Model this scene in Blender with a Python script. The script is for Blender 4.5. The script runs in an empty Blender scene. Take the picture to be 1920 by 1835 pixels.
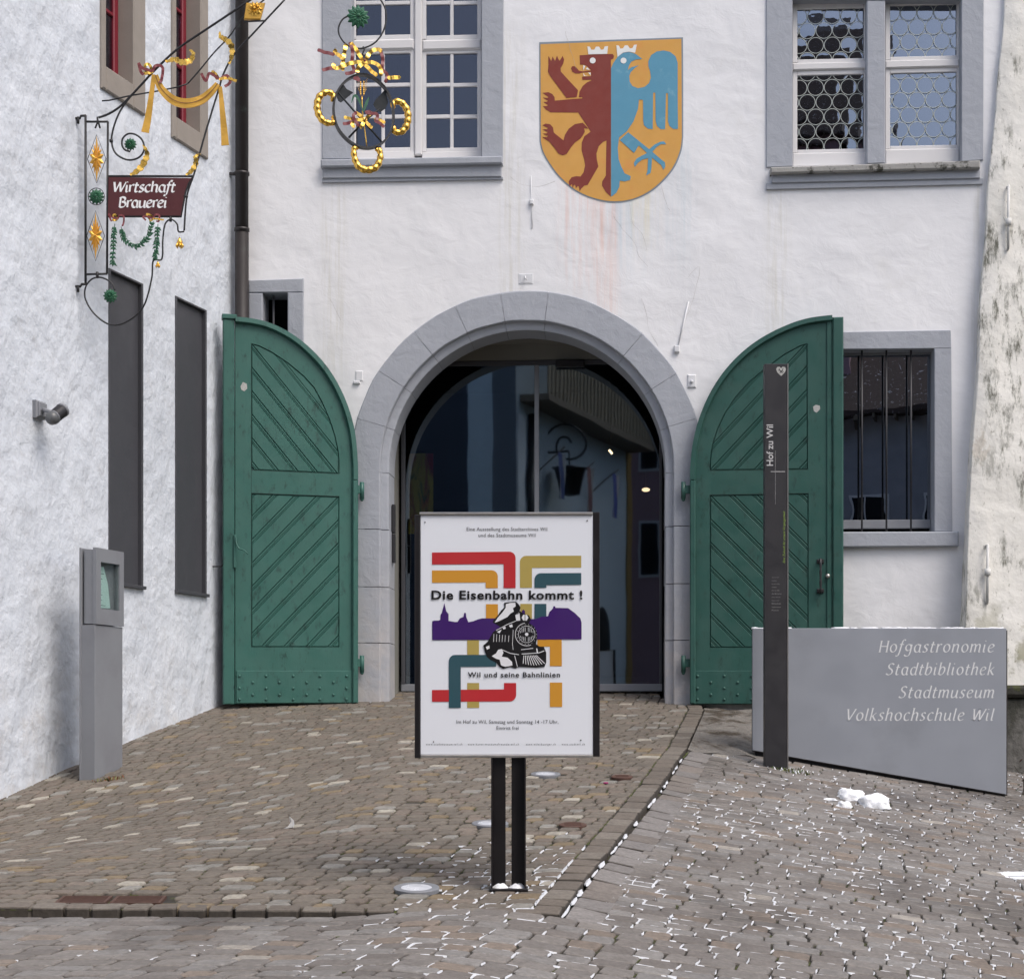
import bpy, bmesh, math, random
from math import sin, cos, pi, radians, atan2, sqrt, hypot
from mathutils import Matrix, Vector, noise

# ------------------------------------------------------------------ camera, sky, sun, exposure
FPX, CX, HY = 3250.0, 960.0, 1345.0          # focal length and principal point in photo pixels (1920 wide)
scn = bpy.context.scene
COL = scn.collection
cam_d = bpy.data.cameras.new('camera')
cam = bpy.data.objects.new('camera', cam_d); COL.objects.link(cam)
cam.location = (0, 0, 0); cam.rotation_euler = (pi/2, 0, 0)
cam_d.sensor_width = 36; cam_d.sensor_fit = 'HORIZONTAL'
cam_d.lens = 36*FPX/1920
cam_d.shift_x = 0
cam_d.shift_y = (HY-1835/2)/1920
cam_d.clip_end = 500; cam_d.clip_start = .05
scn.camera = cam
SUN_EL, SUN_AZ = radians(54), radians(135)    # azimuth clockwise from +Y: sun high behind the camera, to the right
w = bpy.data.worlds.new('World'); scn.world = w; w.use_nodes = True
nt = w.node_tree
bg = nt.nodes['Background']
sky = nt.nodes.new('ShaderNodeTexSky'); sky.sky_type = 'NISHITA'; sky.sun_disc = False
sky.sun_elevation = SUN_EL; sky.sun_rotation = SUN_AZ
sky.air_density = 1.0; sky.dust_density = 4.0; sky.ozone_density = 1.0
hs = nt.nodes.new('ShaderNodeHueSaturation'); hs.inputs['Saturation'].default_value = .98
nt.links.new(sky.outputs[0], hs.inputs['Color']); nt.links.new(hs.outputs[0], bg.inputs['Color'])
bg.inputs['Strength'].default_value = .15
sd = bpy.data.lights.new('sun', 'SUN'); sun = bpy.data.objects.new('sun', sd); COL.objects.link(sun)
sd.energy = 1.0; sd.angle = radians(30); sd.color = (1, .985, .965)
sv = Vector((sin(SUN_AZ)*cos(SUN_EL), cos(SUN_AZ)*cos(SUN_EL), sin(SUN_EL)))
sun.rotation_euler = sv.to_track_quat('Z', 'Y').to_euler()
scn.view_settings.view_transform = 'Standard'; scn.view_settings.look = 'None'
scn.view_settings.gamma = 1; scn.view_settings.use_curve_mapping = False
scn.view_settings.exposure = .44
scn.cycles.max_bounces = 8; scn.cycles.transparent_max_bounces = 12

# ------------------------------------------------------------------ helpers
R = random.Random(7)
class PL:
    """A vertical plane: local x along the plane, local y into it, local z up."""
    def __init__(s, o, ang, z=0.0):
        s.o = (o[0], o[1]); s.z = z; s.a = ang
        s.u = (cos(ang), sin(ang)); s.v = (-sin(ang), cos(ang))
        s.m = Matrix.Translation((o[0], o[1], z)) @ Matrix.Rotation(ang, 4, 'Z')
    def pt(s, px, py, out=0.0):
        dx, dz = (px-CX)/FPX, (HY-py)/FPX
        t = (-out + s.o[0]*s.v[0]+s.o[1]*s.v[1])/(dx*s.v[0]+s.v[1])
        x, y, z = dx*t, t, dz*t
        return ((x-s.o[0])*s.u[0]+(y-s.o[1])*s.u[1], z-s.z)
    def pts(s, L, out=0.0): return [s.pt(a, b, out) for a, b in L]
    def world(s, x, z, out=0.0):
        return s.m @ Vector((x, -out, z))

class M:
    def __init__(s): s.v = []; s.f = []; s.mi = []; s.sm = []
    def add(s, vs, fs, mi=0, sm=False):
        n = len(s.v); s.v += [tuple(p) for p in vs]
        for f in fs: s.f.append(tuple(i+n for i in f)); s.mi.append(mi); s.sm.append(sm)
        return s
    def box(s, x0, x1, y0, y1, z0, z1, mi=0, b=0.0):
        if x1 < x0: x0, x1 = x1, x0
        if y1 < y0: y0, y1 = y1, y0
        if z1 < z0: z0, z1 = z1, z0
        if b <= 0:
            v = [(x, y, z) for z in (z0, z1) for y in (y0, y1) for x in (x0, x1)]
            s.add(v, [(0,2,3,1),(4,5,7,6),(0,1,5,4),(2,6,7,3),(0,4,6,2),(1,3,7,5)], mi)
        else:   # chamfered towards the viewer side (y0)
            v = [(x, y1, z) for z in (z0, z1) for x in (x0, x1)]+[(x, y0+b, z) for z in (z0, z1) for x in (x0, x1)]
            v += [(x, y0, z) for z in (z0+b, z1-b) for x in (x0+b, x1-b)]
            f = [(0,1,3,2)]
            for a in (0, 4):
                for i, j in ((0,1),(1,3),(3,2),(2,0)): f.append((a+i, a+j, a+4+j, a+4+i))
            f.append((8,9,11,10)); s.add(v, f, mi)
        return s
    def prism(s, poly, y0, y1, mi=0, back=True, ch=0.0):
        """poly in local (x,z); y0 is the near face, y1 the far one"""
        n = len(poly)
        if y1 < y0: y0, y1 = y1, y0
        if ch > 0 and n > 2:
            ip = inset(poly, ch)
            if len(ip) == n:
                v = [(x, y0, z) for x, z in ip]+[(x, y0+ch, z) for x, z in poly]+[(x, y1, z) for x, z in poly]
                f = [tuple(range(n))]
                for a in (0, n):
                    f += [(a+i, a+(i+1) % n, a+n+(i+1) % n, a+n+i) for i in range(n)]
                s.add(v, f, mi); return s
        v = [(x, y0, z) for x, z in poly]+[(x, y1, z) for x, z in poly]
        f = [tuple(range(n))]+[(i, (i+1) % n, n+(i+1) % n, n+i) for i in range(n)]
        if back: f.append(tuple(range(2*n-1, n-1, -1)))
        s.add(v, f, mi); return s
    def flat(s, poly, y, mi=0):
        s.add([(x, y, z) for x, z in poly], [tuple(range(len(poly)))], mi); return s
    def ribbon(s, P, W, y0, y1=None, mi=0, crinkle=0.0, cn=6.0):
        """flat strip along 2D points P with half-widths W"""
        n = len(P)
        if not hasattr(W, '__len__'): W = [W]*n
        L = []; Rr = []; acc = 0
        for i in range(n):
            a = P[max(0, i-1)]; b = P[min(n-1, i+1)]
            dx, dz = b[0]-a[0], b[1]-a[1]; l = hypot(dx, dz) or 1
            nx, nz = -dz/l, dx/l
            if i: acc += hypot(P[i][0]-P[i-1][0], P[i][1]-P[i-1][1])
            yy = y0+crinkle*sin(acc*cn)
            L.append((P[i][0]+nx*W[i], yy, P[i][1]+nz*W[i])); Rr.append((P[i][0]-nx*W[i], yy, P[i][1]-nz*W[i]))
        if y1 is None:
            s.add(L+Rr, [(i, i+1, n+i+1, n+i) for i in range(n-1)], mi)
        else:
            d = y1-y0
            B = [(x, y+d, z) for x, y, z in L+Rr]
            f = [(i, i+1, n+i+1, n+i) for i in range(n-1)]+[(2*n+i, 3*n+i, 3*n+i+1, 2*n+i+1) for i in range(n-1)]
            f += [(i, 2*n+i, 2*n+i+1, i+1) for i in range(n-1)]+[(n+i, n+i+1, 3*n+i+1, 3*n+i) for i in range(n-1)]
            f += [(0, n, 3*n, 2*n), (n-1, 3*n-1, 4*n-1, 2*n-1)]
            s.add(L+Rr+B, f, mi)
        return s
    def tube(s, P, r, k=8, mi=0, closed=False, cap=True):
        P = [Vector(p) for p in P]; n = len(P)
        rr = r if hasattr(r, '__len__') else [r]*n
        vs = []; up = None
        for i in range(n):
            if closed: t = P[(i+1) % n]-P[i-1]
            else: t = P[min(n-1, i+1)]-P[max(0, i-1)]
            if t.length < 1e-9: t = Vector((0, 0, 1))
            t.normalize()
            if up is None:
                up = Vector((0, 1, 0)) if abs(t.y) < .9 else Vector((1, 0, 0))
            a = up - t*up.dot(t)
            if a.length < 1e-6: a = t.orthogonal()
            a.normalize(); up = a; b = t.cross(a)
            for j in range(k):
                q = 2*pi*j/k; vs.append(P[i]+(a*cos(q)+b*sin(q))*rr[i])
        f = []
        m = n if closed else n-1
        for i in range(m):
            for j in range(k):
                f.append((i*k+j, i*k+(j+1) % k, ((i+1) % n)*k+(j+1) % k, ((i+1) % n)*k+j))
        if cap and not closed: f += [tuple(range(k-1, -1, -1)), tuple(range((n-1)*k, n*k))]
        s.add(vs, f, mi, True); return s
    def ball(s, c, r, k=10, mi=0, sc=(1, 1, 1)):
        vs = []; f = []; h = k//2
        for i in range(h+1):
            th = pi*i/h
            for j in range(k):
                ph = 2*pi*j/k
                vs.append((c[0]+r*sc[0]*sin(th)*cos(ph), c[1]+r*sc[1]*sin(th)*sin(ph), c[2]+r*sc[2]*cos(th)))
        for i in range(h):
            for j in range(k): f.append((i*k+j, i*k+(j+1) % k, (i+1)*k+(j+1) % k, (i+1)*k+j))
        s.add(vs, f, mi, True); return s
    def obj(s, name, mats, parent=None, label=None, kind=None, tones=None):
        me = bpy.data.meshes.new(name); me.from_pydata(s.v, [], s.f)
        if not isinstance(mats, (list, tuple)): mats = [mats]
        for m in mats: me.materials.append(m)
        me.polygons.foreach_set('material_index', s.mi); me.polygons.foreach_set('use_smooth', s.sm)
        if tones is not None:
            at = me.attributes.new('tone', 'FLOAT_COLOR', 'POINT')
            at.data.foreach_set('color', [c for t in tones for c in t])
        me.update()
        o = bpy.data.objects.new(name, me); COL.objects.link(o)
        if parent is not None: o.parent = parent
        if label: o['label'] = label
        if kind: o['kind'] = kind
        return o

def fixn(o):
    bm = bmesh.new(); bm.from_mesh(o.data)
    bmesh.ops.recalc_face_normals(bm, faces=bm.faces); bm.to_mesh(o.data); bm.free(); return o
def thing(name, label, cat, mat=None, group=None, kind=None):
    o = bpy.data.objects.new(name, None); COL.objects.link(o); o.empty_display_size = .2
    if mat is not None: o.matrix_world = mat
    o['label'] = label; o['category'] = cat
    if group: o['group'] = group
    if kind: o['kind'] = kind
    return o
def tagm(o, label, cat, group=None, kind=None):
    o['label'] = label
    if cat: o['category'] = cat
    if group: o['group'] = group
    if kind: o['kind'] = kind
    return o
def sub(name, parent, loc=(0, 0, 0), label=None):
    o = bpy.data.objects.new(name, None); COL.objects.link(o); o.parent = parent; o.location = loc; o.empty_display_size = .1
    if label: o['label'] = label
    return o
def area(p): return .5*sum(p[i][0]*p[(i+1) % len(p)][1]-p[(i+1) % len(p)][0]*p[i][1] for i in range(len(p)))
def clip(poly, a, b, c):
    """keep a*x+b*z+c >= 0"""
    out = []; n = len(poly)
    for i in range(n):
        p, q = poly[i], poly[(i+1) % n]
        dp, dq = a*p[0]+b*p[1]+c, a*q[0]+b*q[1]+c
        if dp >= 0: out.append(p)
        if (dp >= 0) != (dq >= 0):
            t = dp/(dp-dq); out.append((p[0]+(q[0]-p[0])*t, p[1]+(q[1]-p[1])*t))
    return out
def inset(poly, d):
    """mitre inset for convex-ish polygons"""
    n = len(poly); sg = 1 if area(poly) > 0 else -1; out = []
    for i in range(n):
        a, b, c = poly[i-1], poly[i], poly[(i+1) % n]
        e1 = (b[0]-a[0], b[1]-a[1]); e2 = (c[0]-b[0], c[1]-b[1])
        l1 = hypot(*e1) or 1e-9; l2 = hypot(*e2) or 1e-9
        n1 = (-e1[1]/l1*sg, e1[0]/l1*sg); n2 = (-e2[1]/l2*sg, e2[0]/l2*sg)
        m = (n1[0]+n2[0], n1[1]+n2[1]); k = 1+n1[0]*n2[0]+n1[1]*n2[1]
        k = max(k, .35)
        out.append((b[0]+m[0]*d/k, b[1]+m[1]*d/k))
    return out
def cat(P, k=6, closed=False):
    """Catmull-Rom through points of any dimension"""
    n = len(P); out = []
    rng = range(n if closed else n-1)
    for i in rng:
        g = (lambda j: P[j % n]) if closed else (lambda j: P[max(0, min(n-1, j))])
        p0, p1, p2, p3 = g(i-1), g(i), g(i+1), g(i+2)
        for q in range(k):
            t = q/k
            out.append(tuple(.5*(2*b+(c-a)*t+(2*a-5*b+4*c-d)*t*t+(3*b-a-3*c+d)*t**3) for a, b, c, d in zip(p0, p1, p2, p3)))
    if not closed: out.append(tuple(P[-1]))
    return out
def arc(cx, cy, rx, ry, a0, a1, k=12):
    return [(cx+rx*cos(radians(a0+(a1-a0)*i/k)), cy+ry*sin(radians(a0+(a1-a0)*i/k))) for i in range(k+1)]
def holed(outer, holes, y=0.0):
    """flat wall face (local x,z at depth y) with holes, as an M"""
    bm = bmesh.new(); ed = []
    for lp in [outer]+holes:
        vs = [bm.verts.new((x, y, z)) for x, z in lp]
        for i in range(len(vs)): ed.append(bm.edges.new((vs[i], vs[(i+1) % len(vs)])))
    bmesh.ops.triangle_fill(bm, use_beauty=True, use_dissolve=False, edges=ed)
    bm.verts.index_update()
    m = M(); m.add([v.co[:] for v in bm.verts], [tuple(v.index for v in f.verts) for f in bm.faces])
    bm.free(); return m
def reveal(m, loop, y0, y1, mi=0):
    n = len(loop)
    m.add([(x, y0, z) for x, z in loop]+[(x, y1, z) for x, z in loop], [(i, (i+1) % n, n+(i+1) % n, n+i) for i in range(n)], mi)

# ------------------------------------------------------------------ materials
class NT:
    def __init__(s, name):
        s.m = bpy.data.materials.new(name); s.m.use_nodes = True
        s.t = s.m.node_tree; s.b = s.t.nodes['Principled BSDF']; s.out = s.t.nodes['Material Output']
        s.geo = None
    def n(s, ty, **k):
        x = s.t.nodes.new('ShaderNode'+ty)
        for a, v in k.items(): setattr(x, a, v)
        return x
    def l(s, a, b): s.t.links.new(a, b)
    def set(s, sock, v):
        if hasattr(v, 'links') or hasattr(v, 'is_linked'): s.l(v, sock)
        elif isinstance(v, (tuple, list)) and len(v) == 3 and sock.type == 'RGBA': sock.default_value = (*v, 1)
        else: sock.default_value = v
    def pos(s, sc=(1, 1, 1)):
        if s.geo is None: s.geo = s.n('NewGeometry')
        if sc == (1, 1, 1): return s.geo.outputs['Position']
        q = s.n('Mapping'); s.l(s.geo.outputs['Position'], q.inputs[0]); q.inputs['Scale'].default_value = sc
        return q.outputs[0]
    def noise(s, scale, detail=4, rough=.55, dist=0.0, sc=(1, 1, 1), off=0):
        x = s.n('TexNoise'); x.inputs['Scale'].default_value = scale; x.inputs['Detail'].default_value = detail
        x.inputs['Roughness'].default_value = rough; x.inputs['Distortion'].default_value = dist
        p = s.pos(sc)
        if off:
            a = s.n('VectorMath', operation='ADD'); s.l(p, a.inputs[0]); a.inputs[1].default_value = (off, off*1.7, off*.6); p = a.outputs[0]
        s.l(p, x.inputs['Vector']); return x.outputs['Fac']
    def ramp(s, v, a, b, c=0.0, d=1.0):
        x = s.n('MapRange'); x.interpolation_type = 'SMOOTHSTEP'; s.set(x.inputs[0], v)
        for i, q in enumerate((a, b, c, d)): x.inputs[i+1].default_value = q
        return x.outputs[0]
    def math(s, op, a, b=0.0):
        x = s.n('Math', operation=op); s.set(x.inputs[0], a); s.set(x.inputs[1], b); return x.outputs[0]
    def mix(s, f, a, b, blend='MIX'):
        x = s.n('Mix', data_type='RGBA', blend_type=blend)
        s.set(x.inputs[0], f); s.set(x.inputs[6], a); s.set(x.inputs[7], b); return x.outputs[2]
    def sep(s):
        x = s.n('SeparateXYZ'); s.l(s.pos(), x.inputs[0]); return x.outputs
    def box(s, x0, x1, z0, z1, fx=.1, fz=.3):
        X, Y, Z = s.sep()
        a = s.math('MULTIPLY', s.ramp(X, x0-fx, x0+fx), s.ramp(X, x1-fx, x1+fx, 1, 0))
        b = s.math('MULTIPLY', s.ramp(Z, z0-fz, z0+fz), s.ramp(Z, z1-fz*.3, z1+fz*.3, 1, 0))
        return s.math('MULTIPLY', a, b)
    def bump(s, h, strength=.3, dist=.01, prev=None):
        x = s.n('Bump'); s.set(x.inputs['Height'], h); x.inputs['Strength'].default_value = strength; x.inputs['Distance'].default_value = dist
        if prev is not None: s.l(prev, x.inputs['Normal'])
        return x.outputs[0]
    def fin(s, color, rough=.6, metal=0.0, normal=None, spec=.5):
        s.set(s.b.inputs['Base Color'], color); s.set(s.b.inputs['Roughness'], rough); s.b.inputs['Metallic'].default_value = metal
        s.b.inputs['Specular IOR Level'].default_value = spec
        if normal is not None: s.l(normal, s.b.inputs['Normal'])
        return s.m

def pm(name, c, rough=.5, var=.12, ns=6.0, metal=0.0, bump=.15, bs=60.0, bd=.004, spec=.5, c2=None, lo=.45, hi=.7):
    """general procedural material: base colour with noise variation, optional second tone in patches, fine bump"""
    t = NT(name); f = t.noise(ns, 5)
    a = tuple(x*(1-var) for x in c); b = tuple(min(1, x*(1+var)) for x in c)
    col = t.mix(f, a, b)
    if c2 is not None: col = t.mix(t.ramp(t.noise(ns*.7, 7, .65, off=3), lo, hi), col, c2)
    nrm = t.bump(t.noise(bs, 5, .6, off=1), bump, bd)
    rg = t.ramp(t.noise(ns*2, 4, off=5), .3, .7, max(0, rough-.07), min(1, rough+.07))
    return t.fin(col, rg, metal, nrm, spec)

def facade_plaster():
    t = NT('lime plaster white'); X, Y, Z = t.sep()
    c = t.mix(t.noise(.55, 5, .6), (.73, .735, .753), (.825, .828, .84))
    c = t.mix(t.ramp(t.noise(1.6, 7, .68, off=4), .56, .78, 0, .35), c, (.60, .595, .57))
    c = t.mix(t.ramp(t.noise(9, 6, .7, off=9, sc=(1, 1, .25)), .62, .8, 0, .3), c, (.58, .57, .55))
    # rain streaks of leached paint under the painted shield
    def streak(x0, x1, z0, z1, colr, k, off):
        n_ = t.ramp(t.noise(1, 5, .7, sc=(17, 17, .8), off=off), .38, .72)
        return t.math('MULTIPLY', t.math('MULTIPLY', t.box(x0, x1, z0, z1, .08, .45), n_), k), colr
    for a in ((.5, 1.12, 4.5, 5.75, (.74, .42, .32), .4, 2), (1.0, 1.38, 4.75, 5.75, (.46, .60, .70), .42, 6), (1.2, 1.52, 5.0, 5.75, (.76, .68, .40), .5, 8),
              (1.45, 1.9, 4.75, 5.95, (.5, .62, .68), .33, 11), (.85, 1.1, 3.9, 5.6, (.74, .44, .34), .32, 13)):
        f_, cl = streak(*a); c = t.mix(f_, c, cl)
    # grime streaks below sills
    for (x0, x1, z0, z1) in ((-2.0, -1.75, 3.6, 5.6), (2.62, 2.85, 3.3, 5.5), (4.72, 5.0, 3.0, 5.5), (-.12, .1, 4.0, 7.2)):
        n_ = t.ramp(t.noise(1, 5, .7, sc=(20, 20, .9), off=x0+20), .4, .7)
        c = t.mix(t.math('MULTIPLY', t.math('MULTIPLY', t.box(x0, x1, z0, z1, .08, .5), n_), .45), c, (.55, .53, .44))
    # damp grime low down
    low = t.math('MULTIPLY', t.ramp(Z, .2, 1.6, 1, 0), t.ramp(t.noise(5, 6, .65, off=15), .35, .7))
    c = t.mix(t.math('MULTIPLY', low, .35), c, (.5, .49, .46))
    h = t.math('ADD', t.noise(1.0, 3, .45, .3), t.math('MULTIPLY', t.noise(5, 5, .55, .4, off=2, sc=(1, 1, 1.3)), .14))
    nb = t.bump(h, .75, .07); nb = t.bump(t.noise(60, 4, .6), .10, .003, nb)
    return t.fin(c, .9, 0, nb, .25)
def left_plaster():
    t = NT('rough trowelled plaster'); X, Y, Z = t.sep()
    c = t.mix(t.noise(2.2, 6, .65), (.55, .595, .66), (.73, .765, .815))
    c = t.mix(t.ramp(t.noise(5, 8, .75, 0, off=3), .5, .72, 0, .55), c, (.47, .48, .50))
    c = t.mix(t.ramp(t.noise(30, 6, .75, .2, off=33), .56, .72, 0, .45), c, (.42, .43, .45))
    low = t.ramp(Z, -.9, 1.0, 1, 0)
    c = t.mix(t.math('MULTIPLY', low, t.ramp(t.noise(4.5, 7, .7, off=8), .42, .72, 0, .6)), c, (.50, .46, .41))
    # bare ochre undercoat where the plaster has come off at the foot
    msk = t.math('MULTIPLY', t.ramp(Y, 13.2, 14.4, 1, 0), t.ramp(t.math('ADD', Z, t.math('MULTIPLY', t.noise(6, 6, .6, off=1), .55)), -.23, -.17, 1, 0))
    c = t.mix(msk, c, (.50, .40, .30))
    sw = t.noise(3.0, 3, .45, 0, sc=(1, 1, .8)); fine = t.noise(6.5, 6, .6, .15, off=6, sc=(1, 1, .8))
    nb = t.bump(sw, .8, .07); nb = t.bump(fine, .8, .04, nb); nb = t.bump(t.noise(50, 4, .65), .3, .005, nb)
    return t.fin(c, .92, 0, nb, .2)
def buttress_plaster():
    t = NT('weathered peeling plaster'); X, Y, Z = t.sep()
    c = t.mix(t.noise(1.7, 6, .65), (.72, .70, .63), (.88, .865, .82))
    c = t.mix(t.ramp(t.noise(2.1, 8, .7, off=3, sc=(1, 1, .7)), .60, .66, 0, .6), c, (.56, .50, .42))
    mm = t.ramp(t.noise(1.5, 3, .5, off=7, sc=(1, 1, .8)), .46, .6)
    for (za, zb2) in ((3.4, 4.5),):
        band = t.math('MULTIPLY', t.ramp(Z, za-.25, za+.2), t.ramp(Z, zb2-.2, zb2+.25, 1, 0)); mm = t.math('MAXIMUM', mm, t.math('MULTIPLY', band, 1.0))
    st = t.ramp(t.noise(9, 8, .78, off=11, sc=(1, 1, .28)), .47, .64)
    c = t.mix(t.math('MULTIPLY', mm, st), c, (.15, .15, .12))
    sp = t.ramp(t.noise(26, 5, .75, off=17, sc=(1, 1, .5)), .6, .68, 0, .8)
    c = t.mix(sp, c, (.30, .29, .24))
    c = t.mix(t.math('MULTIPLY', t.ramp(Z, .2, 1.6, 1, 0), t.ramp(t.noise(3.2, 6, .6, off=19), .5, .6)), c, (.30, .29, .19))
    nb = t.bump(t.noise(2.0, 5, .5), .9, .06); nb = t.bump(t.noise(26, 6, .7, off=2), .3, .006, nb)
    return t.fin(c, .93, 0, nb, .2)
def painted_stone():
    t = NT('grey painted sandstone')
    c = t.mix(t.noise(3.5, 6, .65), (.325, .345, .385), (.395, .415, .455))
    c = t.mix(t.ramp(t.noise(12, 7, .7, off=4), .6, .75, 0, .45), c, (.46, .455, .455))
    X, Y, Z = t.sep()
    c = t.mix(t.math('MULTIPLY', t.ramp(Z, .3, 2.0, 1, 0), t.ramp(t.noise(4, 6, .65, off=9), .3, .65, .1, .75)), c, (.47, .44, .42))
    nb = t.bump(t.noise(9, 6, .58, .4), .6, .016); nb = t.bump(t.noise(60, 5, .65, off=3), .25, .004, nb)
    return t.fin(c, .75, 0, nb, .35)
def gate_paint(name, k):
    t = NT(name)
    a = (.019*k, .068*k, .055*k); b = (.031*k, .100*k, .083*k)
    c = t.mix(t.noise(3, 6, .6), a, b)
    c = t.mix(t.ramp(t.noise(14, 7, .75, off=2, sc=(1, 1, .45)), .53, .7, 0, .8), c, (.012, .034, .028))
    c = t.mix(t.ramp(t.noise(40, 5, .7, off=5, sc=(1, 1, .15)), .62, .75, 0, .3), c, (.075, .14, .12))
    nb = t.bump(t.noise(1, 5, .6, .3, sc=(55, 55, 4)), .22, .004); nb = t.bump(t.noise(30, 5, off=2), .12, .004, nb)
    return t.fin(c, t.ramp(t.noise(6, 5, off=8), .3, .7, .36, .58), 0, nb, .45)
def tone_mat(name, rough, wetk, dark=(.045, .04, .035)):
    """stone with its own tone per stone (attribute), grain and damp stains"""
    t = NT(name); at = t.n('Attribute', attribute_name='tone')
    c = t.mix(t.noise(55, 5, .7), at.outputs['Color'], (0, 0, 0)); c = t.mix(.35, at.outputs['Color'], c)
    c = t.mix(t.ramp(t.noise(14, 5, .7, off=21, sc=(1, 2.2, 1)), .35, .65, 0, .5), c, t.mix(.5, c, (.10, .085, .07)))
    g = t.n('HueSaturation'); t.l(c, g.inputs['Color']); t.set(g.inputs['Value'], t.ramp(t.noise(38, 6, .7, off=2), .25, .75, .84, 1.32)); c = g.outputs[0]
    wet = t.math('MULTIPLY', t.ramp(t.noise(.75, 5, .6, off=6), .5, .66), wetk)
    c = t.mix(t.ramp(t.noise(8, 6, .7, off=12), .5, .75, 0, .35), c, dark)
    c = t.mix(t.math('MULTIPLY', wet, .62), c, dark)
    r = t.ramp(wet, 0, 1, rough, .42)
    nb = t.bump(t.noise(45, 6, .65, off=4), .55, .006)
    return t.fin(c, r, 0, nb, .4)
def glass(name, refl, tint=(1, 1, 1), gtint=(1, 1, 1), rough=.0, wav=.0, ws=3.0, dark=.0):
    t = NT(name)
    tr = t.n('BsdfTransparent'); tr.inputs[0].default_value = (*tint, 1)
    gl = t.n('BsdfGlossy'); gl.inputs['Color'].default_value = (*gtint, 1); gl.inputs['Roughness'].default_value = rough
    lw = t.n('LayerWeight'); lw.inputs[0].default_value = .12
    f = t.math('ADD', t.math('MULTIPLY', lw.outputs['Fresnel'], .6), refl)
    if wav > 0:
        nb = t.bump(t.noise(ws, 2, .4), wav, .02); t.l(nb, gl.inputs['Normal'])
    mx = t.n('MixShader'); t.set(mx.inputs[0], f); t.l(tr.outputs[0], mx.inputs[1]); t.l(gl.outputs[0], mx.inputs[2])
    t.l(mx.outputs[0], t.out.inputs[0]); return t.m
def emit(name, c, s):
    t = NT(name); t.fin(c); t.b.inputs['Emission Color'].default_value = (*c, 1); t.b.inputs['Emission Strength'].default_value = s; return t.m

MAT = dict(
 facade=facade_plaster(), leftw=left_plaster(), butt=buttress_plaster(), stone=painted_stone(),
 gateL=gate_paint('green gate paint faded', 1.5), gateR=gate_paint('green gate paint', 1.05),
 sand=pm('brown sandstone', (.28, .25, .22), .85, .12, 5, bump=.3, bs=40, bd=.006),
 sashw=pm('white window paint', (.66, .65, .65), .4, .04, 5, bump=.05),
 red=pm('dark red window paint', (.19, .012, .025), .4, .1, 5),
 iron=pm('black wrought iron', (.016, .016, .018), .45, .3, 20, bump=.25, bs=90),
 gold=pm('gilded metal', (.86, .52, .11), .26, .12, 16, metal=1.0, bump=.35, bs=55, bd=.006),
 goldp=pm('gold leaf paint', (.72, .40, .07), .38, .2, 14, metal=.55, bump=.4, bs=50, bd=.006),
 maroon=pm('dark red sign paint', (.075, .012, .014), .5, .22, 9, bump=.2),
 rose=pm('dull red painted tin', (.20, .045, .05), .45, .2, 20),
 leafg=pm('green painted tin', (.022, .11, .055), .45, .3, 25, bump=.2),
 white=pm('white lettering paint', (.80, .80, .80), .55, .05, 9, bump=.05),
 pipe=pm('brown copper downpipe', (.020, .016, .016), .5, .3, 4, c2=(.06, .085, .078), lo=.6, hi=.75, bump=.1),
 metal=pm('grey painted steel', (.225, .235, .255), .42, .05, 2.5, bump=.06, bs=160, c2=(.20, .205, .225)),
 metal2=pm('dark grey sheet metal', (.060, .061, .070), .5, .08, 2.5, bump=.06),
 anth=pm('anthracite steel', (.025, .024, .027), .42, .1, 3, bump=.05),
 panel=pm('silver grey sign panel', (.315, .335, .375), .38, .05, 1.6, bump=.04, bs=150, metal=.25, c2=(.27, .285, .31), lo=.52, hi=.8),
 panedge=pm('brown black panel edge', (.03, .024, .022), .6, .2, 8),
 black=pm('black lacquered steel', (.010, .008, .009), .38, .2, 6, bump=.04),
 poster=pm('white poster board', (.80, .83, .89), .35, .015, 2, bump=.02),
 steel=pm('stainless steel lip', (.5, .48, .45), .35, .15, 18, metal=.8),
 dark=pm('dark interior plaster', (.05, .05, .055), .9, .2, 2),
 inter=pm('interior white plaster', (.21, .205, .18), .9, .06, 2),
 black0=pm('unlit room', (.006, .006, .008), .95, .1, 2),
 whitep=pm('white painted fitting', (.66, .67, .69), .6, .06, 9),
 snow=pm('old white snow', (.88, .90, .93), .6, .05, 8, bump=.6, bs=28, bd=.02),
 slush=pm('snow in the joints', (.62, .64, .67), .65, .1, 20, bump=.4, bs=60, bd=.005),
 moss=pm('moss', (.07, .085, .02), .95, .35, 30, bump=.6, bs=90, bd=.01),
 soil=pm('damp joint sand', (.035, .031, .025), .95, .35, 12, bump=.6, bs=60, bd=.01, c2=(.05, .055, .018), lo=.5, hi=.62),
 rust=pm('rusty cast iron', (.085, .042, .03), .8, .3, 20, bump=.4),
 cobble=tone_mat('cobble granite', .74, .2), paver=tone_mat('street sett granite', .6, 1.0, (.05, .04, .034)),
 rock=pm('grey brown rock', (.20, .185, .165), .85, .3, 5, bump=1.0, bs=9, bd=.09, c2=(.06, .045, .03), lo=.48, hi=.66),
 lead=pm('lead came', (.42, .45, .42), .5, .1, 20, metal=.3),
 gdoor=glass('dark door glass', .155, (.50, .56, .62), (.80, .92, 1.0), rough=.018, wav=.04, ws=1.2),
 gwin=glass('window glass', .075, (.6, .6, .65), (.85, .88, 1.0)),
 groun=glass('bullseye glass', .27, (.3, .3, .3), (.78, .86, 1.0), rough=.01, wav=.03, ws=6),
 gold2=glass('old wavy glass', .32, (.3, .28, .28), (.8, .88, 1.0), wav=.10, ws=1.6),
)
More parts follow.
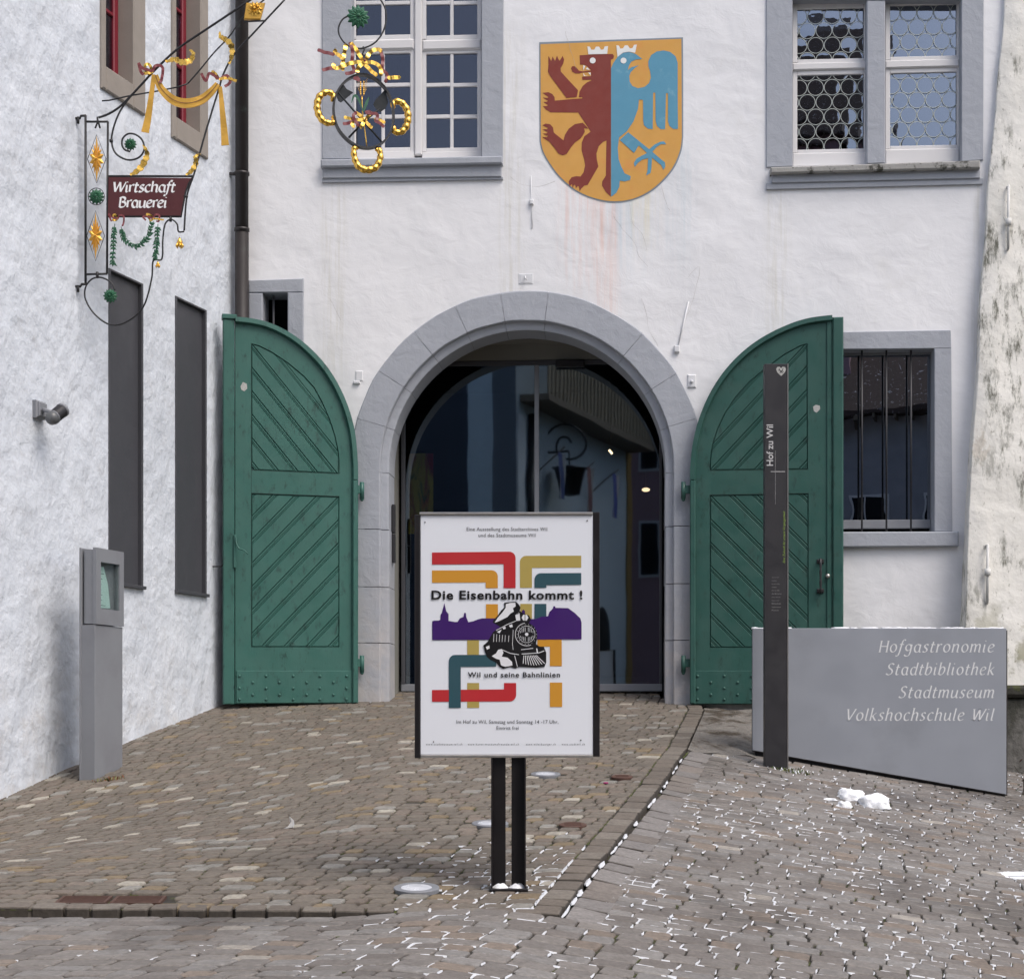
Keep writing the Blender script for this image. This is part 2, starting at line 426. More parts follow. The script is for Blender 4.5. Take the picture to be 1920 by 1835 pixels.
# ------------------------------------------------------------------ key planes
FW = PL((0, 18.1), -atan2(.065, 1))                       # castle facade
_wd = (CX+1040-CX, FPX); _l = hypot(*_wd)
cu = FW.pt(441, 1200); CORNER = FW.world(cu[0], 0)
LW = PL((CORNER.x, CORNER.y), atan2(FPX, 1040))            # left house wall, local x negative towards the camera
def sst(a, b, x):
    t = max(0.0, min(1.0, (x-a)/(b-a))); return t*t*(3-2*t)

# ------------------------------------------------------------------ ground heights
def z_ramp(x, y):
    z = -2.12+.1255*min(y, 22)
    d = max(0.0, min(4.0, -x-1.0))
    yy = max(0.0, 18.3-y); yy = min(yy, 4.6)*sst(9.2, 12.6, y)
    return z-.027*d*yy
def z_street(x, y):
    l = -1.562+.061*min(y, 18.5)
    xx = max(-1.0, min(7.0, x)); yy = max(6.0, min(y, 18.5))
    r = -2.384-.164*xx+.158*yy
    r = l+(r-l)*sst(1.0, 7.0, y)
    t = sst(-.9, .35, x)
    return l*(1-t)+r*t
def hit(px, py, fn=z_street):
    dx, dz = (px-CX)/FPX, (HY-py)/FPX
    y = 6.0
    while y < 24:
        if dz*y <= fn(dx*y, y): break
        y += .02
    return (dx*y, y, fn(dx*y, y))
GR = [hit(*p, fn=z_ramp)[:2] for p in ((1050, 1716), (1122, 1622), (1188, 1541), (1240, 1474), (1272, 1425), (1289, 1403), (1312, 1352), (1321, 1330))]
GR.append((GR[-1][0]+.04, 18.4))
KY = [hit(*p, fn=z_ramp)[:2] for p in ((-10, 1704), (500, 1711), (1050, 1716))]
def lerp_y(P, y):
    if y <= P[0][1]: return P[0][0]
    for a, b in zip(P, P[1:]):
        if a[1] <= y <= b[1]: return a[0]+(b[0]-a[0])*(y-a[1])/(b[1]-a[1])
    return P[-1][0]
def ky(x): return KY[-1][1]+(x-KY[-1][0])*(KY[0][1]-KY[-1][1])/(KY[0][0]-KY[-1][0])
KX = GR[0][0]
def in_ramp(x, y): return y > ky(x) and x < lerp_y(GR, y)
def wall_x(y):   # face of the left house at depth y
    s = (y-LW.o[1])/LW.u[1]; return LW.o[0]+LW.u[0]*s
def zg(x, y): return z_ramp(x, y) if in_ramp(x, y) else z_street(x, y)

# base sheets
m = M(); xs = []; x = -6.0
xs = [-40, -20, -10, -7]+[-5+.1*i for i in range(115)]+[7.5, 10, 20, 40]
ys = [-40, -20, -10, -4, 0, 3, 5]+[6+.1*i for i in range(150)]+[22, 26, 32, 45]
for yv in ys:
    for xv in xs:
        z = z_street(xv, yv)
        if in_ramp(xv, yv) and 6 < yv < 22: z = min(z, z_ramp(xv, yv)-.05)
        if yv >= 20.9: z = -.3
        m.v.append((xv, yv, z-.010))
W_ = len(xs)
for j in range(len(ys)-1):
    for i in range(W_-1):
        m.f.append((j*W_+i, j*W_+i+1, (j+1)*W_+i+1, (j+1)*W_+i)); m.mi.append(0); m.sm.append(True)
street = m.obj('street', MAT['soil']); tagm(street, 'sloping street paved with grey brown setts', None, kind='structure')
m = M(); ny = 110; nx = 46
for j in range(ny+1):
    y = KY[0][1]+.02+(20.9-KY[0][1])*j/ny
    for i in range(nx+1):
        xr = lerp_y(GR, y)-.02; xl = min(wall_x(y)-.3, -2.9)
        if y > 18.4: xr = 1.6; xl = -1.4
        x = xl+(xr-xl)*i/nx
        yy = max(y, ky(x)+.03)
        m.v.append((x, yy, z_ramp(x, yy)-.010))
for j in range(ny):
    for i in range(nx):
        a = j*(nx+1)+i; m.f.append((a, a+1, a+nx+2, a+nx+1)); m.mi.append(0); m.sm.append(True)
ramp = m.obj('ramp_pavement', MAT['soil']); tagm(ramp, 'cobbled ramp rising to the gate', None, kind='structure')

# ------------------------------------------------------------------ stones
def tone_c(kind):
    r = R.random()
    if kind == 'ramp':
        if r < .026: c = (.42, .39, .33)
        elif r < .11: c = (.27, .26, .235)
        elif r < .16: c = (.24, .185, .115)
        elif r < .35: c = (.20, .165, .135)
        else: c = (.180, .156, .128)
    elif kind == 'kerb': c = (.17, .145, .12) if r < .7 else (.22, .195, .165)
    elif kind == 'slab': c = (.245, .23, .22) if r < .6 else (.21, .185, .165)
    else:
        if r < .01: c = (.36, .33, .29)
        elif r < .27: c = (.25, .238, .226)
        elif r < .38: c = (.232, .19, .155)
        elif r < .56: c = (.185, .167, .153)
        else: c = (.222, .204, .188)
    k = R.uniform(.88, 1.12); return (c[0]*k, c[1]*k, c[2]*k, 1)
def stone(cx, cy, w_, d_, fn, rot=0.0, h=.05, crown=.004, cut=.015, lift=0.0, kind='ramp', skew=0.0):
    """one sett: an uneven eight-cornered block with chamfered edges; returns verts, faces, tone"""
    vs = []; hw, hd = w_/2, d_/2; c1 = min(cut, hd*.5)
    ring = [(-hw+c1, -hd), (hw-c1, -hd), (hw, -hd+c1), (hw, hd-c1), (hw-c1, hd), (-hw+c1, hd), (-hw, hd-c1), (-hw, -hd+c1)]
    ring = [(a+R.uniform(-.005, .005), b+R.uniform(-.005, .005)) for a, b in ring]
    ca, sa = cos(rot), sin(rot)
    tx, ty = R.uniform(-.025, .025), R.uniform(-.03, .03); dz = R.uniform(-.0025, .003)+lift
    def P(a, b, z):
        a = a+skew*b; X, Y = cx+a*ca-b*sa, cy+a*sa+b*ca
        return (X, Y, fn(X, Y)+z+a*tx+b*ty+dz)
    top = [P(a*.91, b*.89, crown) for a, b in ring]; mid = [P(a*.97, b*.97, -.002) for a, b in ring]; bot = [P(a, b, -h) for a, b in ring]
    vs = top+mid+bot
    f = [tuple(range(8))]
    for o in (0, 8): f += [(o+i, o+8+i, o+8+(i+1) % 8, o+(i+1) % 8) for i in range(8)]
    f = [tuple(reversed(q)) if len(q) == 4 else q for q in f]
    return vs, f, tone_c(kind)
def proj(p): return (CX+FPX*p[0]/p[1], HY-FPX*p[2]/p[1])
def emit_stones(L, name, parent, mat, n_parts=298):
    """L: list of (verts, faces, tone); the largest in the picture become parts, the rest one piece"""
    def key(s):
        v = s[0][0]; px, py = proj(v)
        if not (5 < px < 1915 and 5 < py < 1830): return -1
        q = [proj(p) for p in s[0][:8]]
        if 775 < px < 1128 and py < 1420: return -1
        if px > 1411 and py < 1400+.17*(px-1411): return -1
        return (max(a for a, b in q)-min(a for a, b in q))*(max(b for a, b in q)-min(b for a, b in q))
    L = sorted(L, key=key, reverse=True)
    for s in L[:n_parts]:
        if key(s) < 0: continue
        m = M(); c = Vector(s[0][0]); m.add([tuple(Vector(p)-c) for p in s[0]], s[1])
        o = m.obj(name, mat, parent, tones=[s[2]]*len(s[0])); o.location = c
    m = M(); tn = []
    for s in L[n_parts:]: m.add(s[0], s[1]); tn += [s[2]]*len(s[0])
    m.obj(name+'s_beyond', mat, parent, kind='stuff', tones=tn)
snowM = M(); mossM = M()
def snow_amt(x, y):
    px, py = proj((x, y, zg(x, y)))
    n_ = noise.noise(Vector((x*1.1, y*1.1, 3)))*.5+noise.noise(Vector((x*3.1, y*3.1, 8)))*.25
    if in_ramp(x, y):
        b = sst(1545, 1640, py)*sst(640, 1020, px)*.95+sst(1690, 1712, py)*sst(200, 700, px)*.4; b = b-.12 if b > .06 else -1
    else:
        b = .02+.45*sst(330, 950, px)
        if px < 1000: b -= .12*sst(1800, 1835, py)
        if px > 1100: b = .36+.12*sst(1500, 1620, py)-.25*sst(1500, 1430, py)*sst(1600, 1350, px)
    return b+n_*.95
def seam(x0, y0, x1, y1, fn, wd):
    """a strip of snow (or moss) lying in a joint"""
    a = snow_amt((x0+x1)/2, (y0+y1)/2)
    tgt = None
    if R.random() < a*(.85 if wd > .005 else 1.15): tgt = snowM; hh = .0025; ww = wd*R.uniform(.65, 1.7)*(.65+.6*min(1, max(0, a)))
    elif in_ramp(x0, y0) and R.random() < .38+.5*max(0, -x0-1.2)/3: tgt = mossM; hh = -.006; ww = wd*.8
    elif R.random() < .12: tgt = mossM; hh = -.004; ww = wd*.6
    if tgt is None: return
    l = hypot(x1-x0, y1-y0); dx, dy = (x1-x0)/l, (y1-y0)/l
    s0, s1 = R.uniform(-.02, .35)*l, R.uniform(.65, 1.05)*l
    if s1-s0 < .02: return
    k = 5; L = []; Rr = []
    for i in range(k):
        s_ = s0+(s1-s0)*i/(k-1); w_ = ww*(.15 if i in (0, k-1) else R.uniform(.6, 1.2))
        x, y = x0+dx*s_+R.uniform(-.003, .003), y0+dy*s_+R.uniform(-.003, .003)
        for t_, h_ in ((1, -.007), (.35, hh), (-.35, hh), (-1, -.007)):
            X, Y = x-dy*w_*t_, y+dx*w_*t_; L.append((X, Y, fn(X, Y)+h_))
    f = []
    for i in range(k-1):
        for j in range(3): f.append((i*4+j, i*4+j+1, i*4+4+j+1, i*4+4+j))
    tgt.add(L, f, 0, True)
SK = .34
def rows(region, y0, y1, pitch, wmin, wmax, gap, fn, kind, warp=lambda x: 0.0, h=.05):
    out = []; y = y0; ps_ = [pitch*R.uniform(.88, 1.12) for _ in range(max(1, round((y1-y0)/pitch)))]; kk_ = (y1-y0)/sum(ps_)
    for p in ps_:
        p *= kk_; yc = y+p/2
        iv = region(yc)
        if iv:
            xl, xr = iv; x = xl-R.uniform(0, wmin)*.5
            while x < xr-.03:
                w_ = R.uniform(wmin, wmax)
                if R.random() < .12: w_ *= 1.25
                if xr-(x+w_) < wmin*.5: w_ = xr-x
                xc = x+w_/2; Y = yc+warp(xc)
                if not skip(xc, Y, kind):
                    lim = .0
                    out.append(stone(xc, Y+R.uniform(-.003, .003), w_-gap*R.uniform(.7, 1.5), p-gap*.75, fn, R.uniform(-.015, .015)+atan2(warp(xc+.1)-warp(xc), .1), h, kind=kind, skew=SK))
                    so_ = SK*p/2; q_ = x
                    while q_ < x+w_-.02:
                        l_ = R.uniform(.03, .1)
                        if R.random() < .85: seam(q_-so_, Y-p/2, min(q_+l_, x+w_)-so_, Y-p/2, fn, .0046)
                        q_ += l_
                    seam(x-so_, Y-p/2, x+so_+R.uniform(-.006, .006), Y+p/2, fn, .0048)
                x += w_
        y += p
    return out
DISCS = []   # (x,y,r) things set flush in the paving
for px, py, r_ in ((781, 1668, .125), (919, 1546, .12), (1023, 1453, .115), (1166, 1458, .085), (1074, 1549, .09), (781, 1507, .05)):
    h_ = hit(px, py, z_ramp); DISCS.append((h_[0], h_[1], r_))
GRATE = [hit(102, 1695, z_ramp), hit(300, 1695, z_ramp), hit(318, 1681, z_ramp), hit(130, 1681, z_ramp)]
def skip(x, y, kind):
    if kind == 'ramp':
        for a, b, r_ in DISCS:
            if (x-a)**2+(y-b)**2 < (r_+.012)**2: return True
        if GRATE[0][0]-.04 < x < GRATE[1][0]+.03 and GRATE[0][1]-.03 < y < GRATE[2][1]+.03: return True
    return False
def reg_ramp(y):
    if y < 18.42: return (max(wall_x(y)-.12, -5.5), lerp_y(GR, y)-.17)
    if y < 20.2: return (-1.4, 1.6)
RL = rows(reg_ramp, ky(0)+.125, 20.2, .113, .105, .152, .0145, z_ramp, 'ramp')
emit_stones(RL, 'cobblestone', ramp, MAT['cobble'])
wf = lambda x: .075*max(0.0, x-.2)
def reg_front(y):
    return (-3.9, 5.2)
def reg_right(y):
    return (lerp_y(GR, max(y, GR[0][1]))+.235, 6.0)
SL = rows(reg_front, 6.85, ky(0)-.012, .115, .14, .21, .007, z_street, 'street', wf)
_r = []; yy0 = ky(0)-.012
for s in rows(reg_right, yy0, 16.6, .10, .125, .21, .007, z_street, 'street', wf):
    c = s[0][0]
    if not (c[1] > 15.62 and c[0] < 2.3): _r.append(s)
SL += _r
emit_stones(SL, 'sett', street, MAT['paver'])

# front kerb and diagonal kerb
kerb = thing('kerb', 'raised stone kerb edging the cobbled ramp', 'kerb', kind='structure')
del kerb['category']
KL = []
x = -4.2
while x < KX-.05:
    w_ = min(R.uniform(.125, .20), KX-.09-x); xc = x+w_/2
    if w_ < .05: break
    KL.append(stone(xc, ky(xc)+.057, w_-.009, .118, z_ramp, 0.008, .16, .006, .012, kind='kerb'))
    seam(x, ky(xc)-.004, x+w_, ky(xc)-.004, lambda a, b: z_ramp(a, b)-.062, .016)
    seam(x, ky(xc), x, ky(xc)+.12, z_ramp, .012); seam(x, ky(xc)+.13, x+w_, ky(xc)+.13, z_ramp, .012)
    x += w_
def along(P, s):
    for a, b in zip(P, P[1:]):
        l = hypot(b[0]-a[0], b[1]-a[1])
        if s <= l: return (a[0]+(b[0]-a[0])*s/l, a[1]+(b[1]-a[1])*s/l, atan2(b[1]-a[1], b[0]-a[0]))
        s -= l
    return None
for off, wd, fn, kn, step in ((-.085, .155, z_ramp, 'kerb', (.16, .26)), (.115, .205, z_street, 'slab', (.18, .32))):
    s = 0.0
    while True:
        st = R.uniform(*step); q = along(GR, s+st/2)
        if q is None: break
        if not (kn == 'slab' and q[1] > 14.9):
            a = q[2]; X = q[0]-sin(a)*(-off); Y = q[1]+cos(a)*(-off)
            KL.append(stone(X, Y, st-.009, wd, fn, a, .14, .004, .012, kind=kn))
            f2 = (lambda g: (lambda a_, b_: g(a_, b_)))(fn)
            e = (cos(a)*st/2, sin(a)*st/2); o2 = wd/2+.01
            for sg in ((1, 1) if kn == 'kerb' else (-1, 1)):
                X2, Y2 = X-sin(a)*o2*sg, Y+cos(a)*o2*sg
                seam(X2-e[0], Y2-e[1], X2+e[0], Y2+e[1], (z_ramp if kn == 'kerb' else z_street), .008)
            if kn == 'slab': seam(X-sin(a)*o2-e[0], Y+cos(a)*o2-e[1], X-sin(a)*o2+e[0], Y+cos(a)*o2+e[1], lambda a_, b_: z_street(a_, b_)+.004, .011)
        s += st
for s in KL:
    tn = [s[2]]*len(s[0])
    if True: tn = tn[:8]+[tuple(q*.33 for q in (.17, .145, .12))+(1,)]*16      # sides darkened: dirt and moss, with some shade put into the tone
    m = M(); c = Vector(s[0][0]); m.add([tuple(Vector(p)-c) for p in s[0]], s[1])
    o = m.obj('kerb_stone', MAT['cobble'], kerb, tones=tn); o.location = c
# skirt of dark mortar under the kerb stones, so that no light leaks through
tagm(snowM.obj('snow_in_the_joints', MAT['slush']), 'white snow left lying in the joints between the paving stones', 'snow', kind='stuff')
tagm(mossM.obj('moss_in_the_joints', MAT['moss']), 'green moss growing in the joints of the cobbled ramp', 'moss', kind='stuff')

# ------------------------------------------------------------------ castle facade
castle = thing('castle_building', 'white plastered castle front with round arched gate and painted coat of arms', 'building', FW.m)
def fx(L, out=0): return FW.pts(L, out)
AC = (988, 876)
def ring_px(r, a0=180, a1=0, n=48): return [(AC[0]+r*cos(radians(a0+(a1-a0)*i/n)), AC[1]-r*sin(radians(a0+(a1-a0)*i/n))) for i in range(n+1)]
hole_gate = fx([(AC[0]-305, 1600)]+ring_px(305)+[(AC[0]+305, 1600)])
def rect(x0, y0, x1, y1): return fx([(x0, y0), (x1, y0), (x1, y1), (x0, y1)])
H1 = rect(650, -130, 911, 296); H2 = rect(1478, -2, 1812, 312); H3 = rect(1535, 640, 1762, 1000); H4 = rect(480, 540, 548, 760)
o0 = FW.pt(441, 1600); o1 = FW.pt(2600, -1100)
x0, z0, x1, z1 = o0[0]-.4, -1.6, o1[0], 14.0
outer = [(x0, z0), (x1, z0), (x1, z1), (x0, z1)]
wm = holed(outer, [hole_gate, H1, H2, H3, H4])
for h_, d_ in ((hole_gate, .34), (H1, .3), (H2, .3), (H3, .34), (H4, .5)): reveal(wm, h_, 0, d_)
wall = fixn(wm.obj('wall', MAT['facade'], castle))
# back of the masonry, closes the building
m = M(); m.box(x0, x1, .9, 4.5, z0, -.9); m.box(x0, FW.pt(640, 900)[0], .56, 4.5, -.9, 5); m.box(FW.pt(1345, 900)[0], x1, .75, 4.5, -.9, 5.0); m.box(x0, x1, .75, 4.5, 5.0, z1)
m.obj('masonry', MAT['black0'], castle)

# the gate surround, one object per stone
A0 = [-2, 16, 32, 49, 83, 98.6, 114, 130, 147, 164, 182]
Ro, Rf, Ri = 331, 275, 260
jit = noise
def ringpt(r, a, out, n_=0): return FW.pt(AC[0]+(r+n_)*cos(radians(a)), AC[1]-(r+n_)*sin(radians(a)), out)
for i in range(len(A0)-1):
    a0, a1 = A0[i]+.07, A0[i+1]-.07; n = max(3, int((a1-a0)/3)); m = M(); vs = []
    prof = [(Ro, -.02), (Ro, .004), (Ro-2, .012), (Rf+1.5, .012), (Rf, .004), (Rf-1, -.05), (Ri+3, -.062), (Ri, -.07), (Ri-1, -.46)]
    for j in range(n+1):
        a = a0+(a1-a0)*j/n
        for k_, (r, out) in enumerate(prof):
            wob = 2.6*noise.noise(Vector((a*.09, k_*.2, 5))) if k_ < 3 else (1.0*noise.noise(Vector((a*.14, 2, 1))) if k_ in (3, 4) else 0)
            p = ringpt(r, a, 0, wob); vs.append((p[0], -out, p[1]))
    K = len(prof); f = [(j*K+k, j*K+k+1, (j+1)*K+k+1, (j+1)*K+k) for j in range(n) for k in range(K-1)]
    f += [tuple(range(K)), tuple(range((n+1)*K-1, n*K-1, -1))]
    m.add(vs, f); fixn(m.obj('voussoir', MAT['stone'], castle))
def jamb(sgn, ys):
    for ya, yb in zip(ys, ys[1:]):
        m = M(); pr = [(Ro, -.02), (Ro, .012), (Rf+1.5, .012), (Rf, .004), (Rf-1, -.05), (Ri+3, -.062), (Ri, -.07), (Ri-1, -.46)]
        lo = [FW.pt(AC[0]+sgn*r, yb-.7) for r, _ in pr]; hi = [FW.pt(AC[0]+sgn*r, ya+.7) for r, _ in pr]
        n = len(pr); vs = [(p[0]+R.uniform(-.004, .004), -o, p[1]) for p, (_, o) in zip(lo, pr)]+[(p[0]+R.uniform(-.004, .004), -o, p[1]) for p, (_, o) in zip(hi, pr)]
        f = [(i, i+1, n+i+1, n+i) for i in range(n-1)]+[tuple(range(n)), tuple(range(2*n-1, n-1, -1))]
        m.add(vs, f); fixn(m.obj('jamb_stone', MAT['stone'], castle))
jamb(-1, [885, 992, 1100, 1205, 1345]); jamb(1, [885, 986, 1094, 1200, 1345])

# passage behind the arch: plastered sides and soffit, glazed front, dim hall
xl, xr = FW.pt(AC[0]-Ri+1, 900)[0], FW.pt(AC[0]+Ri-1, 900)[0]
zt = 4.02; D = .95
m = M()
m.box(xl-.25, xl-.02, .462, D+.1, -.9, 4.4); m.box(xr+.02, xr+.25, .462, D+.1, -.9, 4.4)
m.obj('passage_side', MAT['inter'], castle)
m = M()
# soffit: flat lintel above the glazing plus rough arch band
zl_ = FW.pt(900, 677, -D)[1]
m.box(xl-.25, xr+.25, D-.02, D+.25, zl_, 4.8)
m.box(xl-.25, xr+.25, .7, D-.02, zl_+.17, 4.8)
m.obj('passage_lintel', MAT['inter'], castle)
gd = sub('glazed_door', castle, label='dark tinted glass entrance door set back in the arch')
gx0, gx1 = xl+.01, xr-.01; zb = FW.pt(1000, 1296, -D)[1]; zg0 = zb
zt2 = zl_-.005
fm = M(); zk = FW.pt(1000, 1282, -D)[1]
fm.box(gx0, gx1, D-.03, D+.03, zb, zk, b=.006); fm.obj('bottom_rail', MAT['metal'], gd)
fm = M(); fm.box(gx0, gx1, D-.03, D+.03, zt2-.05, zt2, b=.006); fm.obj('top_rail', MAT['metal2'], gd)
mx = FW.pt(1007, 900, -D)[0]
for a, b_, mt in ((gx0, gx0+.045, 'metal2'), (gx1-.03, gx1, 'metal2'), (mx-.028, mx+.022, 'metal')):
    fm = M(); fm.box(a, b_, D-.034, D+.03, zk+.001, zt2-.051, b=.006); fm.obj('stile', MAT[mt], gd)
for a, b_ in ((gx0+.046, mx-.029), (mx+.023, gx1-.031)):
    fm = M(); fm.box(a, b_, D-.006, D+.006, zk+.001, zt2-.051); fm.obj('pane', MAT['gdoor'], gd)
cl = M(); p0 = FW.pt(1042, 676, -D+.06); p1 = FW.pt(1096, 688, -D+.06); cl.box(p0[0], p1[0], D-.1, D-.035, p1[1], p0[1], b=.008); cl.obj('door_closer', MAT['black'], gd)
# hall behind
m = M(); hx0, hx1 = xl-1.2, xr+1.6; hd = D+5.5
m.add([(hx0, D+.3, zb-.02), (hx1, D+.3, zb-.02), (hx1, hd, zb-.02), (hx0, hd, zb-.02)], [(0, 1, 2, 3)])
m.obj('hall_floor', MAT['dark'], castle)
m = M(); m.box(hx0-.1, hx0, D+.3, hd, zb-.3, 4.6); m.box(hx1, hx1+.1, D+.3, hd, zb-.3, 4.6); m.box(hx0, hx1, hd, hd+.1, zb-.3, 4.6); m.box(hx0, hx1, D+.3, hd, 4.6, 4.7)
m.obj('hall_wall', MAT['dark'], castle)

# hinge pintles of the gate are built with the leaves; shield follows
def Z3(zx, zy): return (960+zx/4.829, 40+zy/4.829)
def sh(L): return fx([Z3(*p) for p in L], .0)
shield = sub('painted_shield', castle, label='orange shield with dark red bear and blue eagle painted on the wall')
def paint(name, polys, mat, out, sm=0):
    if name in ('crown_and_eye', 'bear', 'eagle'):
        for i, P in enumerate(polys):
            m = M(); m.flat(sh(P), -out-.0004*i); m.obj((('crown', 'crown', 'eye', 'eye', 'tooth', 'tooth', 'tooth', 'tooth')[i] if name[0] == 'c' else ((name+'_body', 'tongue', 'foreleg', 'hind_leg')[i] if name == 'bear' else ('eagle_body', 'eagle_claw')[i])), mat, shield)
        return
    m = M()
    for i, P in enumerate(polys): m.flat(sh(P), -out-.0004*i)
    return m.obj(name, mat, shield)
so = [(247, 192), (1548, 148), (1550, 600), (1550, 1050)]+cat([(1550, 1050), (1535, 1170), (1480, 1310), (1390, 1430), (1260, 1545), (1100, 1620), (930, 1645), (760, 1620), (590, 1550), (450, 1440), (350, 1320), (275, 1190), (250, 1090)], 5)[1:]+[(248, 700)]
m_or = pm('orange wall paint', (.64, .34, .085), .85, .09, 5, c2=(.66, .30, .08), lo=.5, hi=.75, bump=.25, bs=70)
m_br = pm('dark red wall paint', (.215, .042, .032), .85, .08, 6, bump=.25, bs=70)
m_bl = pm('blue wall paint', (.105, .30, .43), .85, .08, 6, c2=(.26, .46, .55), lo=.56, hi=.8, bump=.25, bs=70)
m_gy = pm('grey blue line paint', (.22, .27, .31), .85, .08, 6)
m_wh = pm('white wall paint', (.78, .78, .76), .85, .05, 6)
paint('shield_border', [so], m_gy, .003)
cxs, czs = 898, 850
si = [(258, 211), (1534, 162), (1536, 600), (1538, 1048)]+cat([(1538, 1048), (1522, 1166), (1468, 1302), (1380, 1420), (1252, 1533), (1096, 1608), (930, 1632), (764, 1608), (596, 1539), (458, 1430), (360, 1312), (287, 1186), (262, 1088)], 5)[1:]+[(260, 700)]
paint('shield_field', [si], m_or, .005)
bear = [
 [(612, 312), (700, 306), (890, 300), (912, 300), (924, 318), (918, 342), (896, 352), (896, 700), (893, 1590), (850, 1550), (815, 1490), (818, 1450), (850, 1400), (853, 1200), (856, 1083), (825, 1095), (785, 1135), (765, 1200), (768, 1250), (782, 1318), (740, 1390), (685, 1485), (655, 1490), (630, 1515), (612, 1542), (606, 1500), (596, 1494), (578, 1517), (574, 1487), (562, 1482), (549, 1518), (544, 1475), (520, 1497), (514, 1450), (540, 1415), (580, 1405), (620, 1408), (648, 1370), (662, 1310), (655, 1260), (630, 1170), (632, 1100), (655, 1045), (712, 1002), (600, 830), (350, 828), (310, 805), (280, 772), (318, 770), (325, 762), (283, 735), (322, 730), (325, 722), (278, 695), (325, 697), (330, 690), (276, 652), (330, 645), (365, 662), (385, 690), (388, 722), (560, 706), (637, 702), (637, 690), (606, 692), (612, 640), (640, 590), (680, 556), (718, 541), (717, 533), (638, 535), (634, 506), (717, 500), (716, 470), (712, 440), (680, 412), (655, 398), (616, 396)],
 [(535, 430), (545, 411), (566, 410), (585, 425), (605, 450), (640, 458), (714, 450), (714, 463), (640, 468), (610, 476), (575, 476), (548, 462)],
 [(330, 318), (345, 345), (355, 365), (368, 322), (382, 350), (390, 362), (408, 316), (420, 345), (432, 362), (458, 318), (472, 350), (465, 385), (440, 430), (443, 460), (520, 545), (598, 628), (586, 690), (492, 698), (420, 600), (345, 500), (326, 460), (330, 400)],
 [(276, 945), (305, 930), (345, 935), (372, 965), (378, 1010), (420, 1045), (466, 1082), (480, 1030), (515, 975), (570, 935), (640, 922), (655, 935), (690, 975), (652, 972), (660, 1003), (640, 1040), (620, 1065), (570, 1100), (530, 1150), (495, 1205), (458, 1217), (420, 1200), (385, 1150), (340, 1095), (275, 1052), (318, 1052), (325, 1040), (278, 1020), (318, 1018), (322, 1006), (276, 982), (320, 980), (325, 968)]]
paint('bear', bear, m_br, .007)
eagle = [
 [(897, 430), (915, 385), (960, 320), (1010, 288), (1060, 282), (1120, 300), (1180, 345), (1120, 350), (1080, 370), (1060, 405), (1048, 447), (1080, 420), (1150, 402), (1115, 425), (1075, 465), (1062, 500), (1066, 550), (1090, 590), (1140, 610), (1200, 598), (1240, 565), (1258, 515), (1250, 455), (1235, 410), (1234, 365), (1260, 310), (1310, 278), (1370, 268), (1430, 280), (1480, 320), (1500, 380), (1500, 700), (1503, 978), (1460, 978), (1425, 950), (1412, 910), (1412, 655), (1394, 655), (1386, 980), (1345, 980), (1312, 950), (1300, 900), (1298, 650), (1278, 650), (1274, 980), (1230, 975), (1195, 945), (1188, 900), (1186, 715), (1150, 713), (1140, 800), (1100, 910), (1040, 1000), (970, 1055), (958, 1150), (965, 1250), (990, 1320), (1020, 1380), (1075, 1405), (1070, 1440), (1020, 1452), (975, 1445), (972, 1500), (945, 1555), (897, 1592)],
 [(1052, 1008), (1242, 1162), (1290, 1120), (1340, 1095), (1375, 1090), (1398, 1118), (1350, 1115), (1310, 1140), (1270, 1185), (1340, 1245), (1385, 1280), (1388, 1320), (1372, 1348), (1350, 1305), (1268, 1238), (1262, 1330), (1255, 1375), (1215, 1400), (1228, 1350), (1232, 1242), (1180, 1255), (1140, 1285), (1112, 1322), (1103, 1285), (1130, 1245), (1222, 1195), (1150, 1128), (1135, 1145), (1128, 1160), (1105, 1195), (975, 1078)]]
paint('eagle', eagle, m_bl, .0075)
paint('crown_and_eye', [
 [(682, 232), (705, 235), (718, 262), (745, 262), (760, 234), (788, 234), (805, 262), (828, 260), (840, 232), (870, 230), (862, 300), (692, 304)],
 [(945, 222), (968, 225), (980, 252), (1005, 250), (1022, 222), (1048, 222), (1066, 250), (1090, 248), (1105, 218), (1130, 216), (1115, 290), (1060, 280), (1005, 288), (955, 328)],
 [(731+27*cos(a*pi/8), 360+27*sin(a*pi/8)) for a in range(16)], [(1010+27*cos(a*pi/8), 361+27*sin(a*pi/8)) for a in range(16)],
 [(645, 402), (665, 410), (645, 452)], [(670, 440), (680, 420), (705, 445)], [(645, 472), (650, 500), (690, 500), (660, 496)], [(690, 470), (712, 470), (712, 496)]], m_wh, .009)
# red/blue ground line between the animals is simply where they meet

# hairline cracks
MCR = pm('crack grime', (.42, .40, .38), .95)
cr = M()
for P in ([(1150, 405), (1168, 430), (1190, 455), (1198, 480), (1215, 500)], [(1240, 345), (1246, 372), (1255, 395)], [(1203, 560), (1212, 585), (1218, 620), (1235, 650)], [(1290, 520), (1312, 500), (1300, 560), (1290, 590)], [(1080, 130), (1070, 95), (1060, 60)], [(1180, 380), (1186, 420), (1205, 440), (1212, 470)], [(955, 330), (975, 345), (1010, 350), (1040, 340)], [(618, 560), (640, 600)]):
    Q = cat(fx(P), 3); Q = [(a+R.uniform(-.006, .006), b) for a, b in Q]
    cr = M(); cr.ribbon(Q, [.0012*R.uniform(.4, 1.3) for _ in Q], -.0105 if P[0][1] < 400 and 1012 < P[0][0] < 1280 else -.0012); cr.obj('hairline_crack', MCR, castle)


